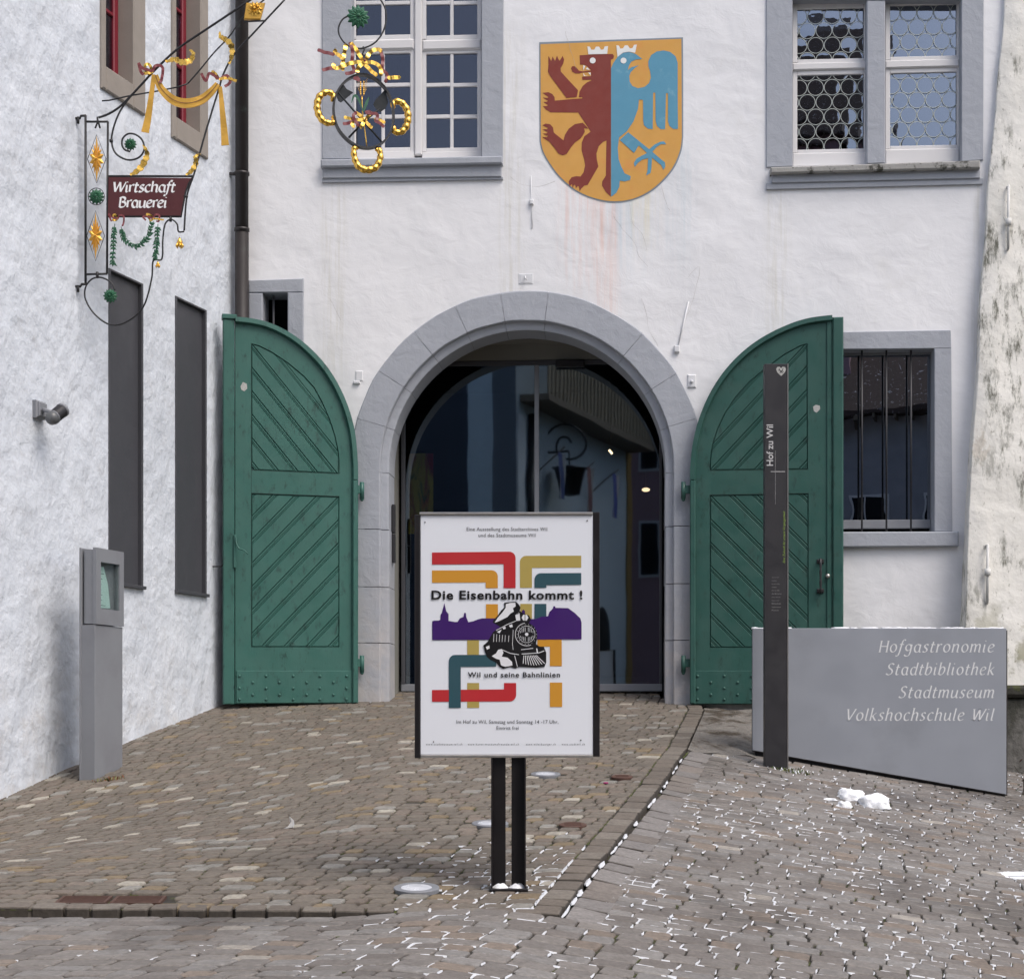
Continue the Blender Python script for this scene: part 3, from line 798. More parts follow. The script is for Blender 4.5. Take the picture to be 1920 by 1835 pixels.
# ------------------------------------------------------------------ windows of the castle
def W4(px0, py0, px1, py1, out=0.0):
    a = FW.pt(px0, py0, out); b = FW.pt(px1, py1, out); return a[0], b[0], b[1], a[1]     # x0,x1,z0,z1
def wbox(name, parent, mat, px0, py0, px1, py1, o_near, o_far, b=.006, ref=None, label=None):
    x0, x1, z0, z1 = W4(px0, py0, px1, py1, o_near if ref is None else ref)
    m = M(); m.box(x0, x1, -o_near, -o_far, z0, z1, b=b); return m.obj(name, mat, parent, label=label)
def slant(name, parent, mat, quad, o_near, o_far, b=.006):
    m = M(); P = FW.pts(quad, o_near); m.prism(P, -o_near, -o_far, ch=b); return fixn(m.obj(name, mat, parent))
ST = MAT['stone']; SW = MAT['sashw']
# upper left window
w1 = sub('window', castle, label='tall white casement window with small panes in a grey stone frame')
slant('jamb_stone', w1, ST, [(604, -140), (659, -140), (659, 298), (604, 298)], .022, -.29)
slant('jamb_stone', w1, ST, [(903, -140), (945, -140), (943, 296), (903, 296)], .022, -.29)
slant('lintel', w1, ST, [(604, -185), (945, -190), (945, -141), (604, -141)], .022, -.29)
slant('sill', w1, ST, [(601, 299), (942, 292), (942, 306), (601, 313)], .105, -.24, .012)
slant('sill_moulding', w1, ST, [(605, 314), (940, 307), (940, 331), (605, 334)], .05, -.01)
slant('apron', w1, ST, [(604, 334.5), (943, 331.5), (943, 336), (604, 342)], .03, -.01, .002)
G1 = -.16
def sash(win, glassmat, px0, py0, px1, py1, cols, rws, out, fr=9, bar=3.2, name='casement'):
    """a casement: frame, glazing bars, one pane per light"""
    c = sub(name, win) if False else win
    for q in ((px0, py0, px0+fr, py1), (px1-fr, py0, px1, py1), (px0+fr, py0, px1-fr, py0+fr*.85), (px0+fr, py1-fr*.85, px1-fr, py1)):
        wbox('sash_rail', c, SW, *q, out, out-.05)
    gx = [px0+fr+(px1-px0-2*fr)*i/cols for i in range(cols+1)]; t0, t1 = py0+fr*.85, py1-fr*.85
    gy = [t0+(t1-t0)*i/rws for i in range(rws+1)]
    for i in range(1, cols): wbox('glazing_bar', c, SW, gx[i]-bar, t0, gx[i]+bar, t1, out-.006, out-.04)
    for i in range(1, rws):
        for k in range(cols): wbox('glazing_bar', c, SW, gx[k]+(bar if k else 0), gy[i]-bar, gx[k+1]-(bar if k < cols-1 else 0), gy[i]+bar, out-.007, out-.039)
    for i in range(cols):
        for k in range(rws):
            x0, x1, z0, z1 = W4(gx[i], gy[k], gx[i+1], gy[k+1], out-.02); m = M(); m.box(x0, x1, -(out-.022), -(out-.027), z0, z1)
            o = m.obj('pane', glassmat, c); o.rotation_euler = (0, 0, 0)
for (a, b) in ((659, 777), (791, 903)):
    sash(w1, MAT['gwin'], a, 93, b, 285, 2, 3, G1, fr=8); sash(w1, MAT['gwin'], a, -125, b, 74, 2, 3, G1, fr=8)
wbox('mullion', w1, SW, 777, -125, 791, 289, G1+.03, G1-.05, .012)
wbox('transom', w1, SW, 659, 74.5, 776.8, 92.5, G1+.025, G1-.05, .02); wbox('transom', w1, SW, 791.2, 74.5, 903, 92.5, G1+.025, G1-.05, .02)
wbox('frame_rail', w1, SW, 659, 285.3, 776.8, 296, G1+.015, G1-.05); wbox('frame_rail', w1, SW, 791.2, 285.3, 903, 296, G1+.015, G1-.05)
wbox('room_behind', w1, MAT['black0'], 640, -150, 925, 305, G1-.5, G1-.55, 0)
# a dark curtain seen through the lower left panes
cm = M(); x0, x1, z0, z1 = W4(700, 110, 790, 285, G1-.25); n = 24
cm.add([(x0+(x1-x0)*i/n, -(G1-.25)+.02*sin(i*1.3), z) for z in (z0, z1) for i in range(n+1)], [(i, i+1, n+2+i, n+1+i) for i in range(n)], 0, True)
cm.obj('curtain', pm('violet curtain', (.035, .02, .032), .9, .2, 6), w1)

# upper right window with bullseye glass
w2 = sub('window', castle, label='double window with round bullseye panes in a grey stone frame')
slant('jamb_stone', w2, ST, [(1437, -2), (1486, -2), (1486, 312), (1437, 314)], .022, -.29)
slant('jamb_stone', w2, ST, [(1803, -2), (1845, -2), (1844, 300), (1803, 303)], .022, -.29)
slant('stone_mullion', w2, ST, [(1625, 1), (1660, 1), (1660, 306), (1625, 308)], .012, -.29, .01)
slant('lintel', w2, ST, [(1437, -52), (1846, -58), (1846, -2.5), (1437, -2.5)], .022, -.29)
m_lich = pm('lichened stone sill', (.32, .315, .30), .9, .15, 9, c2=(.045, .045, .035), lo=.52, hi=.62, bump=.6, bs=30, bd=.01)
slant('sill', w2, m_lich, [(1445, 313.5), (1838, 300.5), (1838, 315), (1445, 325)], .115, -.24, .012)
slant('sill_moulding', w2, ST, [(1447, 325.6), (1838, 315.6), (1838, 334), (1447, 343)], .05, -.01)
slant('apron', w2, ST, [(1437, 343.5), (1843, 334.5), (1843, 345), (1437, 355)], .03, -.01, .002)
def clipped(P, b): 
    for q in ((1, 0, -b[0]), (-1, 0, b[1]), (0, 1, -b[2]), (0, -1, b[3])):
        if P: P = clip(P, *q)
    return P
for (gx0_, gx1_, rowsg) in ((1495, 1620, ((15, 112), (139, 281))), (1669, 1794, ((8, 107), (135, 274)))):
    ox0, ox1 = gx0_-9, gx1_+5
    for gi, (ya, yb) in enumerate(rowsg):
        out = -.12
        for q in ((ox0, ya-10, gx0_, yb+6), (gx1_, ya-10, ox1, yb+6), (gx0_, ya-10, gx1_, ya), (gx0_, yb, gx1_, yb+6)): wbox('sash_rail', w2, SW, *q, out, out-.05)
        b = W4(gx0_, ya, gx1_, yb, out-.02)
        pitch = W4(0, 0, 29.2, 0, out-.02); pitch = pitch[1]-pitch[0]; r = pitch/2*.985; rp = pitch*.893
        # background glass between the roundels
        m = M(); m.box(b[0], b[1], -(out-.027), -(out-.030), b[2], b[3]); m.obj('pane', MAT['groun'], w2)
        row = 0; z = b[3]-rp*(.62 if gi == 0 else .98)+rp
        while z > b[2]-r:
            x = b[0]+(pitch*.1 if row % 2 else pitch*.6)-pitch
            while x < b[1]+r:
                m = M(); k = 22
                disc = clipped([(x+(r-.007)*cos(2*pi*i/k), z+(r-.007)*sin(2*pi*i/k)) for i in range(k)], b)
                if len(disc) > 2:
                    tl = R.uniform(-.004, .004); tz_ = R.uniform(-.0012, .0012); y_ = -(out-.018)
                    cxm = sum(p[0] for p in disc)/len(disc); czm = sum(p[1] for p in disc)/len(disc)
                    m.add([(p[0], y_+(p[0]-cxm)*tl*2.5+(p[1]-czm)*tz_*8, p[1]) for p in disc]+[(cxm, y_-.0005, czm)], [(i, (i+1) % len(disc), len(disc)) for i in range(len(disc))], 0, True)
                    for i in range(k):
                        q = [(x+rr*cos(2*pi*(i+e)/k), z+rr*sin(2*pi*(i+e)/k)) for rr, e in ((r+.0005, 0), (r+.0005, 1), (r-.0055, 1), (r-.0055, 0))]
                        q = clipped(q, b)
                        if len(q) > 2: m.add([(p[0], y_-.006, p[1]) for p in q], [tuple(range(len(q)))], 1)
                    m.obj('roundel', [MAT['groun'], MAT['lead']], w2)
                x += pitch
            z -= rp; row += 1
    m_ = rowsg
    wbox('transom', w2, SW, ox0, rowsg[0][1]+6.3, ox1, rowsg[1][0]-10.3, -.095, -.17, .012)
    wbox('frame_rail', w2, SW, ox0, rowsg[1][1]+6.3, ox1, 310, -.1, -.17, .01)
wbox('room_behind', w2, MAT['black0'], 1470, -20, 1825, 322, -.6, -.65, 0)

# lower right barred window
w3 = sub('window', castle, label='dark window with three iron bars in a grey stone frame')
slant('lintel', w3, ST, [(1535, 623), (1783, 618.5), (1784, 653), (1535, 655)], .02, -.3)
slant('jamb_stone', w3, ST, [(1752, 653.5), (1784, 653.5), (1786, 996), (1752, 996)], .02, -.3)
slant('jamb_stone', w3, ST, [(1518, 655.5), (1549, 655.5), (1549, 996), (1518, 996)], .02, -.3)
slant('sill', w3, ST, [(1510, 997), (1798, 996), (1798, 1024), (1510, 1026)], .075, -.2, .012)
o3 = -.17
MT = MAT['metal']
for q in ((1549, 655, 1556, 990), (1745, 655, 1752, 990), (1556, 655, 1745, 664), (1556, 975, 1745, 990)): wbox('frame_rail', w3, MT, *q, o3, o3-.05)
x0, x1, z0, z1 = W4(1556, 664, 1745, 975, o3-.02); m = M(); m.box(x0, x1, -(o3-.022), -(o3-.028), z0, z1); m.obj('pane', MAT['gold2'], w3)
for px in (1571, 1616, 1662, 1708):
    a = FW.pt(px, 651, -.06); b = FW.pt(px, 997, -.06); m = M(); m.tube([(a[0], .06, a[1]), (b[0], .06, b[1])], .010, 8); m.obj('iron_bar', MAT['anth'], w3)
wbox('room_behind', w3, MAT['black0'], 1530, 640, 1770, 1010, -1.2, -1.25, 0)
# small slit window beside the downpipe
w4 = sub('window', castle, label='narrow dark slit window with a single bar behind the left gate leaf')
slant('lintel', w4, ST, [(466, 525), (569, 521.5), (569, 548), (466, 549)], .02, -.3, .01)
slant('jamb_stone', w4, ST, [(466, 549.5), (492, 549.5), (492, 760), (466, 760)], .02, -.3, .01)
slant('jamb_stone', w4, ST, [(539, 548.5), (569, 548.5), (569, 760), (539, 760)], .02, -.3, .01)
a = FW.pt(513, 549, -.1); b = FW.pt(513, 760, -.1); m = M(); m.tube([(a[0], .1, a[1]), (b[0], .1, b[1])], .012, 8); m.obj('iron_bar', MAT['metal2'], w4)
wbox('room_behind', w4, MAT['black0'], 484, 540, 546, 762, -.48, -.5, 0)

# fittings on the facade
def fit(name, label, cat_, fn_):
    m = M(); fn_(m); o = m.obj(name, MAT['whitep']); o.matrix_world = FW.m; tagm(o, label, cat_); return o
def _cond(m, top, bot, r=.006, boxat=None, bw=.045, out=.012):
    a = FW.pt(*top); b = FW.pt(*bot); m.tube([(a[0], -out, a[1]), (b[0], -out, b[1])], r, 8)
    if boxat:
        c = FW.pt(*boxat); m.box(c[0]-bw/2, c[0]+bw/2, -out-.028, 0, c[1]-bw*.62, c[1]+bw*.62, b=.007)
fit('wall_conduit', 'thin vertical white pipe with a clamp left of the painted shield', 'conduit', lambda m: _cond(m, (996, 330), (998, 430), .004, (997, 380), .04))
fit('wall_conduit', 'thin slanting white pipe with a clamp above the right gate leaf', 'conduit', lambda m: _cond(m, (1291, 566), (1270, 655), .0075, (1269, 655), .055))
fit('wall_socket', 'small square white fitting right of the gate arch', 'fitting', lambda m: (_cond(m, (1297, 706), (1298, 722), .004), m.box(*(lambda c: (c[0]-.045, c[0]+.045, -.018, 0, c[1]-.07, c[1]+.07))(FW.pt(1297, 715)), b=.012), m.ball((FW.pt(1297, 716)[0], -.028, FW.pt(1297, 716)[1]), .018)))
def _bell(m):
    c = FW.pt(986, 523); m.box(c[0]-.075, c[0]+.075, -.006, 0, c[1]-.055, c[1]+.055, b=.004); m.box(c[0]-.055, c[0]+.055, -.009, -.006, c[1]-.04, c[1]+.04)
    m.tube([(c[0]-.005, -.012, c[1]+.025), (c[0]-.005, -.045, c[1]), (c[0]+.012, -.045, c[1]-.02)], .007, 6)
fit('wall_hook', 'small white hook plate above the crown of the gate arch', 'hook', _bell)
def _hk(m):
    c = FW.pt(672, 704); m.box(c[0]-.03, c[0]+.05, -.012, 0, c[1]-.06, c[1]+.05, b=.01); m.box(c[0]-.05, c[0]+.02, -.03, 0, c[1]-.09, c[1]-.06, b=.006)
fit('wall_patch', 'broken white plaster fitting left of the gate arch', 'fitting', _hk)
m = M(); a = FW.pt(741, 947, -.3); b = FW.pt(741, 1055, -.3)
m.box(a[0]-.035, a[0]-.0, .25, .33, b[1], a[1], b=.006); 
m2 = FW; xx = FW.pt(AC[0]-Ri+1, 900)[0]
m = M(); m.box(xx+.002, xx+.03, .22, .32, b[1], (a[1]+b[1])/2-.006, b=.006); m.box(xx+.002, xx+.03, .22, .32, (a[1]+b[1])/2+.006, a[1], b=.006)
o = m.obj('wall_light', MAT['anth']); o.matrix_world = FW.m; tagm(o, 'slim black light strip inside the left side of the gate arch', 'light')

# ------------------------------------------------------------------ gate leaves
STUD = M(); STUD.ball((0, 0, 0), .016, 8, sc=(1, .8, 1))
_stud = STUD.obj('stud', MAT['gateL']); stud_me = _stud.data; bpy.data.objects.remove(_stud)
STUD2 = M(); STUD2.ball((0, 0, 0), .016, 8, sc=(1, .8, 1)); _s = STUD2.obj('stud', MAT['gateR']); stud_me2 = _s.data; bpy.data.objects.remove(_s)
def leaf(side):
    L = side == 'L'
    g = MAT['gateL' if L else 'gateR']
    if L:
        h = FW.pt(668, 1200, .10); w_ = FW.world(h[0], 0, .10); P = PL((w_.x, w_.y), radians(14))
        curve = [(441, 598), (470, 601), (500, 608), (530, 621), (560, 640), (590, 667), (615, 697), (636, 733), (652, 772), (662, 812), (667, 860), (668, 900)]
        outline = curve+[(668, 1318), (441, 1319)]
        panU = [(471, 644), (486, 648), (510, 660), (540, 680), (570, 705), (590, 727), (605, 755), (618, 785), (628, 815), (634, 842), (636, 860), (636, 888), (471, 881)]
        panD = [(471, 925), (636, 931), (636, 1213), (471, 1213)]
        inner = curve
        midrail = [(471, 881.5), (636, 888.5), (636, 930.5), (471, 924.5)]
        kick = [(443, 1257), (661, 1257), (661, 1317), (443, 1318)]; sgn = -1
    else:
        h = FW.pt(1296, 1200, .10); w_ = FW.world(h[0], 0, .10); P = PL((w_.x, w_.y), radians(-7.5))
        curve = [(1296, 900), (1297, 870), (1302, 830), (1312, 790), (1328, 750), (1350, 712), (1378, 678), (1410, 650), (1445, 628), (1485, 610), (1520, 600), (1560, 595)]
        outline = curve+[(1560, 1320), (1296, 1320)]
        panU = [(1331, 882), (1331, 862), (1335, 835), (1344, 805), (1358, 775), (1378, 745), (1405, 715), (1435, 690), (1470, 664), (1500, 648), (1514, 644), (1515, 880)]
        panD = [(1331, 928), (1516, 925), (1516, 1213), (1331, 1214)]
        midrail = [(1331, 882.5), (1515, 880.5), (1516, 924.5), (1331, 927.5)]
        kick = [(1301, 1257), (1560, 1257), (1560, 1319), (1301, 1319)]; sgn = 1
    t = sub('gate_leaf', castle, label='left green gate leaf standing open against the wall' if L else 'right green gate leaf standing open behind the dark stele')
    t.parent = castle; t.matrix_parent_inverse = Matrix.Identity(4); t.matrix_local = FW.m.inverted() @ P.m
    O = P.pts(outline)
    m = M(); m.prism(O, .012, .055); fixn(m.obj('backing_board', g, t))
    # frame with the two panel openings cut out
    U = P.pts(panU); Dn = P.pts(panD)
    fr = holed([(a, b) for a, b in O], [U, Dn], y=-.012)
    reveal(fr, O, -.012, .011); reveal(fr, U, -.012, .011); reveal(fr, Dn, -.012, .011)
    fixn(fr.obj('stile_and_rail_frame', g, t))
    # grooves where rails meet stiles
    gm = M(); dk = MAT['gdark']
    for (a, b) in (((471, 881.3), (636, 888.2)), ((471, 924.6), (636, 930.6))) if L else (((1331, 882.2), (1515, 880.2)), ((1331, 927.8), (1516, 924.8))):
        gm.ribbon(P.pts([a, b]), .003, -.0128)
    if L: gm.ribbon(P.pts([(471, 645), (471, 1213)]), .0022, -.0128)
    gm.obj('joint_line', dk, t)
    # rim strip on the curved top edge, standing proud
    C = cat([P.pt(*q) for q in curve], 4)
    rim = M(); n = len(C)
    def offc(d): return inset(C+[(C[-1][0], C[-1][1]-3), (C[0][0], C[0][1]-3)] if False else C, d)
    def nrm(i):
        a = C[max(0, i-1)]; b = C[min(n-1, i+1)]; dx, dz = b[0]-a[0], b[1]-a[1]; l = hypot(dx, dz); return (-dz/l, dx/l)
    q = []
    for i in range(n):
        nx_, nz_ = nrm(i)
        for d_, y_ in ((.012, .05), (.012, -.055), (-.035, -.058), (-.045, -.036), (-.045, -.0122)): q.append((C[i][0]+nx_*d_, y_, C[i][1]+nz_*d_))
    f = [(i*5+k, i*5+k+1, i*5+5+k+1, i*5+5+k) for i in range(n-1) for k in range(4)]+[(0, 1, 2, 3, 4), tuple((n-1)*5+k for k in (4, 3, 2, 1, 0))]
    rim.add(q, f); fixn(rim.obj('curved_rim', g, t))
    # straight edge strips
    m = M()
    if L:
        a = P.pt(668, 901); b = P.pt(668, 1318); m.box(a[0]-.045, a[0]+.012, -.058, .05, b[1], a[1], b=.01)
    else:
        a = P.pt(1296, 901); b = P.pt(1296, 1319); m.box(a[0]-.012, a[0]+.045, -.058, .05, b[1], a[1], b=.01)
    m.obj('hinge_edge', g, t)
    m = M()
    if L:
        a = P.pt(440, 600); b = P.pt(418, 1320); m.box(b[0], a[0]-.004, -.03, .06, b[1], a[1]+.0, b=.008)
        m.box(b[0]-.01, a[0]+.02, -.045, .065, a[1]+.001, a[1]+.05, b=.006)
    else:
        a = P.pt(1560, 600); b = P.pt(1581, 1320); m.box(a[0]+.003, b[0], -.05, .06, b[1], a[1]+.02, b=.014)
        c = P.pt(1550, 600); m.box(c[0], a[0]-.001, -.028, .012, b[1], a[1]+.015, b=.006)
    m.obj('meeting_stile', g, t)
    # diagonal boards
    def boards(poly, slope, step, n0, n1, anchor):
        # lines z = anchor + slope*x + k*step
        l = sqrt(1+slope*slope)
        for k in range(n0, n1):
            lo, hi = anchor+k*step, anchor+(k+1)*step
            def strip(a, b): return clip(clip(poly, -slope, 1, -(lo+a*step)), slope, -1, lo+b*step)
            mb = strip(.015, .78)
            m = M(); ok = False
            if len(mb) > 2 and abs(area(mb)) > .0006: m.prism(mb, -.006, .0115, ch=.007); ok = True
            for a, b, y_ in ((.795, .865, -.0035), (.88, .985, -.0055)):
                bb = strip(a, b)
                if len(bb) > 2 and abs(area(bb)) > .0001: m.prism(bb, y_, .0113, ch=.0035); ok = True
            if ok: fixn(m.obj('plank', g, t))
    Ui = inset(U, .006); Di = inset(Dn, .006)
    kz = FPX/18.0; step = 43.5/kz
    x_, z_ = P.pt(471 if L else 1515, 644)
    if L:
        boards(Ui, -1.2, step, -12, 8, z_+1.2*x_); boards(Di, 1.06, step, -16, 8, P.pt(471, 925)[1]-1.06*x_)
    else:
        boards(Ui, 1.06, step, -16, 8, z_-1.06*x_+.02); boards(Di, -1.02, step, -16, 12, P.pt(1331, 928)[1]+1.02*P.pt(1331, 928)[0])
    # kick plate with round headed studs
    m = M(); m.prism(P.pts(kick), -.026, -.0125, ch=.004); fixn(m.obj('kick_plate', g, t))
    xs_ = (449, 499, 550, 600, 650) if L else (1308, 1358, 1409, 1460, 1510, 1550)
    for j, yv in enumerate((1267, 1279, 1290, 1302, 1311)):
        for i, xv in enumerate(xs_):
            if j in (1, 3): xv += 25
            if (L and xv > 655) or xv > 1556: continue
            p = P.pt(xv, yv, .026); o = bpy.data.objects.new('stud', stud_me if L else stud_me2); COL.objects.link(o); o.parent = t; o.location = (p[0], -.027, p[1])
    # hinges
    for yv in (917, 1242):
        m = M(); p = P.pt(668 if L else 1296, yv)
        if L: m.box(p[0]+.012, p[0]+.075, -.012, .02, p[1]-.045, p[1]+.04, b=.004); m.tube([(p[0]+.06, 0, p[1]-.1), (p[0]+.06, 0, p[1]+.075)], .024, 10); m.ball((p[0]+.06, 0, p[1]-.105), .02)
        else: m.box(p[0]-.09, p[0]-.012, -.012, .02, p[1]-.045, p[1]+.04, b=.004); m.tube([(p[0]-.08, 0, p[1]-.1), (p[0]-.08, 0, p[1]+.075)], .024, 10); m.ball((p[0]-.08, 0, p[1]-.105), .02)
        m.obj('hinge', g, t)
    if L:
        m = M(); pts_ = [P.pt(*q_) for q_ in ((441, 1006), (442, 1020), (447, 1030), (455, 1033), (462, 1040))]
        m.tube(cat([(a, -.05-.02*i, b) for i, (a, b) in enumerate(pts_)], 4), .008, 8)
        a = P.pt(437, 1003); b = P.pt(443, 1065); m.box(a[0], b[0], -.05, -.03, b[1], a[1], b=.004); m.obj('latch', g, t)
        p = P.pt(457, 725)
        m = M(); m.flat([(p[0]+a, p[1]+b) for a, b in ((-.035, .0), (-.01, .045), (.03, .03), (.035, -.02), (.005, -.05), (-.025, -.035))], -.0135); m.obj('sticker', MAT['sticker'], t)
    else:
        m = M(); a = P.pt(1538, 1053); b = P.pt(1538, 1108)
        m.tube(cat([(a[0], -.03, a[1]+.02), (a[0], -.075, a[1]), (a[0], -.085, (a[1]+b[1])/2), (a[0], -.075, b[1]), (a[0], -.03, b[1]-.02)], 5), [.011+.004*(i % 3 == 0) for i in range(21)], 8)
        for c in (a, b): m.box(c[0]-.035, c[0]+.035, -.034, -.012, c[1]-.02, c[1]+.025, b=.01)
        m.obj('pull_handle', MAT['anth'], t)
        c = P.pt(1552, 1080); m = M(); m.tube([(c[0], -.028, c[1]), (c[0], -.042, c[1])], .022, 12); m.obj('lock_cylinder', MAT['steel'], t)
        p = P.pt(1531, 766)
        m = M(); m.flat([(p[0]+a*.9, p[1]+b*.9) for a, b in ((-.04, .02), (-.01, .04), (.035, .03), (.04, -.01), (.0, -.05), (-.03, -.03))], -.0135); m.obj('sticker', MAT['sticker'], t)
    return t
MAT['gdark'] = pm('dark groove paint', (.012, .04, .032), .8)
MAT['sticker'] = pm('worn pale sticker', (.42, .42, .40), .6, .4, 60)
leaf('L'); leaf('R')

# ------------------------------------------------------------------ buttress and low stone wall at the right
bt = thing('buttress', 'weathered white buttress with dark mould stains at the right end of the castle front', 'buttress', FW.m)
edge = [(1884, -80, .05), (1880, 60, .055), (1870, 150, .06), (1863, 260, .07), (1852, 350, .09), (1846, 450, .11), (1838, 600, .14), (1832, 700, .17), (1826, 800, .2), (1818, 930, .24), (1816, 1010, .27), (1812, 1080, .3), (1808, 1180, .35), (1804, 1330, .42)]
Q = cat(edge, 4); vs = []; cols = 14
for px, py, out in Q:
    a = FW.pt(px, py, out); bx = FW.pt(2350, py, out)[0]; w0 = .018*noise.noise(Vector((a[1]*1.3, 0, 4)))
    vs.append((a[0]+w0+.01, .02, a[1])); vs.append((a[0]+w0, -out+.006, a[1]))
    for i in range(cols+1):
        x = a[0]+w0+.012+(bx-a[0])*i/cols
        vs.append((x, -out-.03*min(1, i/2)*noise.noise(Vector((x*1.2, a[1]*.9, 2)))-.0, a[1]))
K = cols+3
m = M(); m.add(vs, [(j*K+i, j*K+i+1, (j+1)*K+i+1, (j+1)*K+i) for j in range(len(Q)-1) for i in range(K-1)], 0, True)
fixn(m.obj('buttress_body', MAT['butt'], bt))
for (px, y0_, y1_, cy_) in ((1890, 350, 468, 418), (1851, 1022, 1130, 1073)):
    out = .11 if y0_ < 500 else .31
    m = M(); a = FW.pt(px, y0_, out); b = FW.pt(px-1, y1_, out); c = FW.pt(px-.5, cy_, out)
    m.tube([(a[0], -out-.03, a[1]), (b[0], -out-.03, b[1])], .014, 8); m.tube([(c[0], -out-.03, c[1]-.035), (c[0], -out-.03, c[1]+.035)], .032, 8)
    for q in (a, b): m.tube([(q[0], -out-.03, q[1]), (q[0], -out+.04, q[1])], .014, 6)
    o = m.obj('tie_anchor', pm('whitewashed iron', (.62, .62, .60), .6, .1, 20)); o.matrix_world = FW.m
    tagm(o, 'upper whitewashed iron tie anchor on the stained buttress' if y0_ < 500 else 'lower whitewashed iron tie anchor on the buttress above the grey sign wall', 'tie anchor')
lw_ = thing('low_stone_wall', 'low dark mossy stone wall behind the right end of the grey sign', 'wall', FW.m)
m = M(); a = FW.pt(1893, 1290, 1.0); 
m.box(a[0]-.35, a[0]+2.5, -1.0, -.3, -1.5, a[1]-.09, b=.03); m.obj('wall_body', pm('damp dark stone', (.14, .135, .125), .9, .3, 5, bump=.8, bs=12, bd=.03, c2=(.05, .05, .04), lo=.45, hi=.7), lw_)
m = M(); m.box(a[0]-.4, a[0]+2.5, -1.06, -.25, a[1]-.089, a[1]+.03, b=.03); m.obj('coping', pm('mossy coping', (.035, .034, .028), .95, .4, 12, bump=.8, bs=20, bd=.02, c2=(.05, .055, .02), lo=.5, hi=.6), lw_)
# ------------------------------------------------------------------ left house
lh = thing('left_house', 'rough white plastered house with brown stone windows at the left', 'building', LW.m)
def lp(px, py, out=0.0): return LW.pt(px, py, out)
def lrect(px0, px1, zt_, zb_): 
    a = lp(px0, 900)[0]; b = lp(px1, 900)[0]; return [(a, zb_), (b, zb_), (b, zt_), (a, zt_)]
zu1 = lp(270, 219)[1]; zu2 = lp(388, 301)[1]
z_a = lp(268, 533)[1]; z_b = lp(267, 1103)[1]; z_c = lp(386, 582)[1]; z_d = lp(384, 1117)[1]
HU1 = lrect(188, 268, zu1+2.6, zu1+.03); HU2 = lrect(321, 386, zu1+2.6, zu2+.03)
HL1 = lrect(203, 267, z_a, z_b); HL2 = lrect(328, 386, z_c, z_d)
xa = -30.0
wm = holed([(xa, -3), (.3, -3), (.3, 11), (xa, 11)], [HU1, HU2, HL1, HL2])
for h_ in (HU1, HU2): reveal(wm, h_, 0, .1)
for h_ in (HL1, HL2): reveal(wm, h_, 0, .05)
fixn(wm.obj('wall', MAT['leftw'], lh))
m = M(); m.box(xa, .3, .5, 5, -3, 11); m.obj('masonry', MAT['black0'], lh)
for k, (HU, px0, px1, zb_) in enumerate(((HU1, 185, 270, zu1), (HU2, 318, 388, zu2))):
    w_ = sub('window', lh, label='window with brown sandstone frame and dark red sash nearer the street' if k == 0 else 'window with brown sandstone frame and dark red sash nearer the corner')
    a, b = HU[0][0], HU[1][0]; ia, ib = a+.10, b-.33*(b-a)*.62
    ib = lp(246 if k == 0 else 372, 200)[0]; ia = a+.06; zb0 = zb_+.22; zt_ = zb_+2.5
    S = MAT['sand']
    m = M(); m.box(ib, b+.004, -.03, .16, zb_, zt_, b=.012); m.obj('jamb_stone', S, w_)
    m = M(); m.box(a-.01, ia, -.03, .16, zb_, zt_, b=.012); m.obj('jamb_stone', S, w_)
    m = M(); m.box(ia+.001, ib-.001, -.03, .3, zb_, zb0, b=.012); m.obj('sill', S, w_)
    m = M(); m.box(ib+.001, ib+.03, .161, .30, zb0, zt_); m.box(ia-.03, ia-.001, .161, .30, zb0, zt_); m.obj('reveal', S, w_)
    RM = MAT['red']
    m = M(); m.box(ib-.085, ib-.005, .13, .19, zb0+.002, zt_, b=.01); m.obj('sash_rail', RM, w_)
    m = M(); m.box(ia+.002, ia+.04, .13, .19, zb0+.002, zt_, b=.01); m.obj('sash_rail', RM, w_)
    m = M(); m.box(ia+.041, ib-.086, .13, .19, zb0+.002, zb0+.07, b=.01); m.obj('sash_rail', RM, w_)
    for zc in (zb0+.62, zb0+1.18, zb0+1.74):
        m = M(); m.box(ia+.041, ib-.086, .135, .185, zc, zc+.035, b=.006); m.obj('glazing_bar', RM, w_)
    zs = [zb0+.071, zb0+.62, zb0+1.18, zb0+1.74, zt_]
    for z0_, z1_ in zip(zs, zs[1:]):
        m = M(); m.box(ia+.041, ib-.086, .155, .159, z0_+.036, z1_-.001); m.obj('pane', MAT['gwin'], w_)
    m = M(); m.box(ia-.1, ib+.2, .42, .45, zb0, zt_); m.obj('room_behind', pm('dim curtain', (.10, .10, .10), .9), w_)
for k, (HL, zt_, zb_) in enumerate(((HL1, z_a, z_b), (HL2, z_c, z_d))):
    w_ = sub('shuttered_window', lh, label='tall opening closed by a dark grey metal panel behind the display box' if k == 0 else 'tall opening closed by a dark grey metal panel beside the gate')
    a, b = HL[0][0], HL[1][0]
    m = M(); m.box(a+.02, b-.03, .03, .045, zb_+.02, zt_-.02); m.obj('metal_panel', MAT['metal2'], w_)
    for nm, q in (('casing', (a, a+.03, -.012, .05, zb_, zt_)), ('casing', (b-.03, b, -.012, .05, zb_, zt_)), ('casing', (a+.031, b-.031, -.012, .05, zt_-.02, zt_)), ('drip_sill', (a-.01, b+.01, -.04, .05, zb_-.012, zb_+.02))):
        m = M(); m.box(*q, b=.003); m.obj(nm, MAT['metal2'], w_)

# small iron hook by the corner
m = M(); a = lp(399, 1062); m.tube([(a[0], .02, a[1]), (a[0], -.1, a[1]), (a[0], -.12, a[1]+.02)], .008, 6); o = m.obj('wall_hook', MAT['iron']); o.matrix_world = LW.m
tagm(o, 'small rusty hook in the left house wall beside the open gate leaf', 'hook')

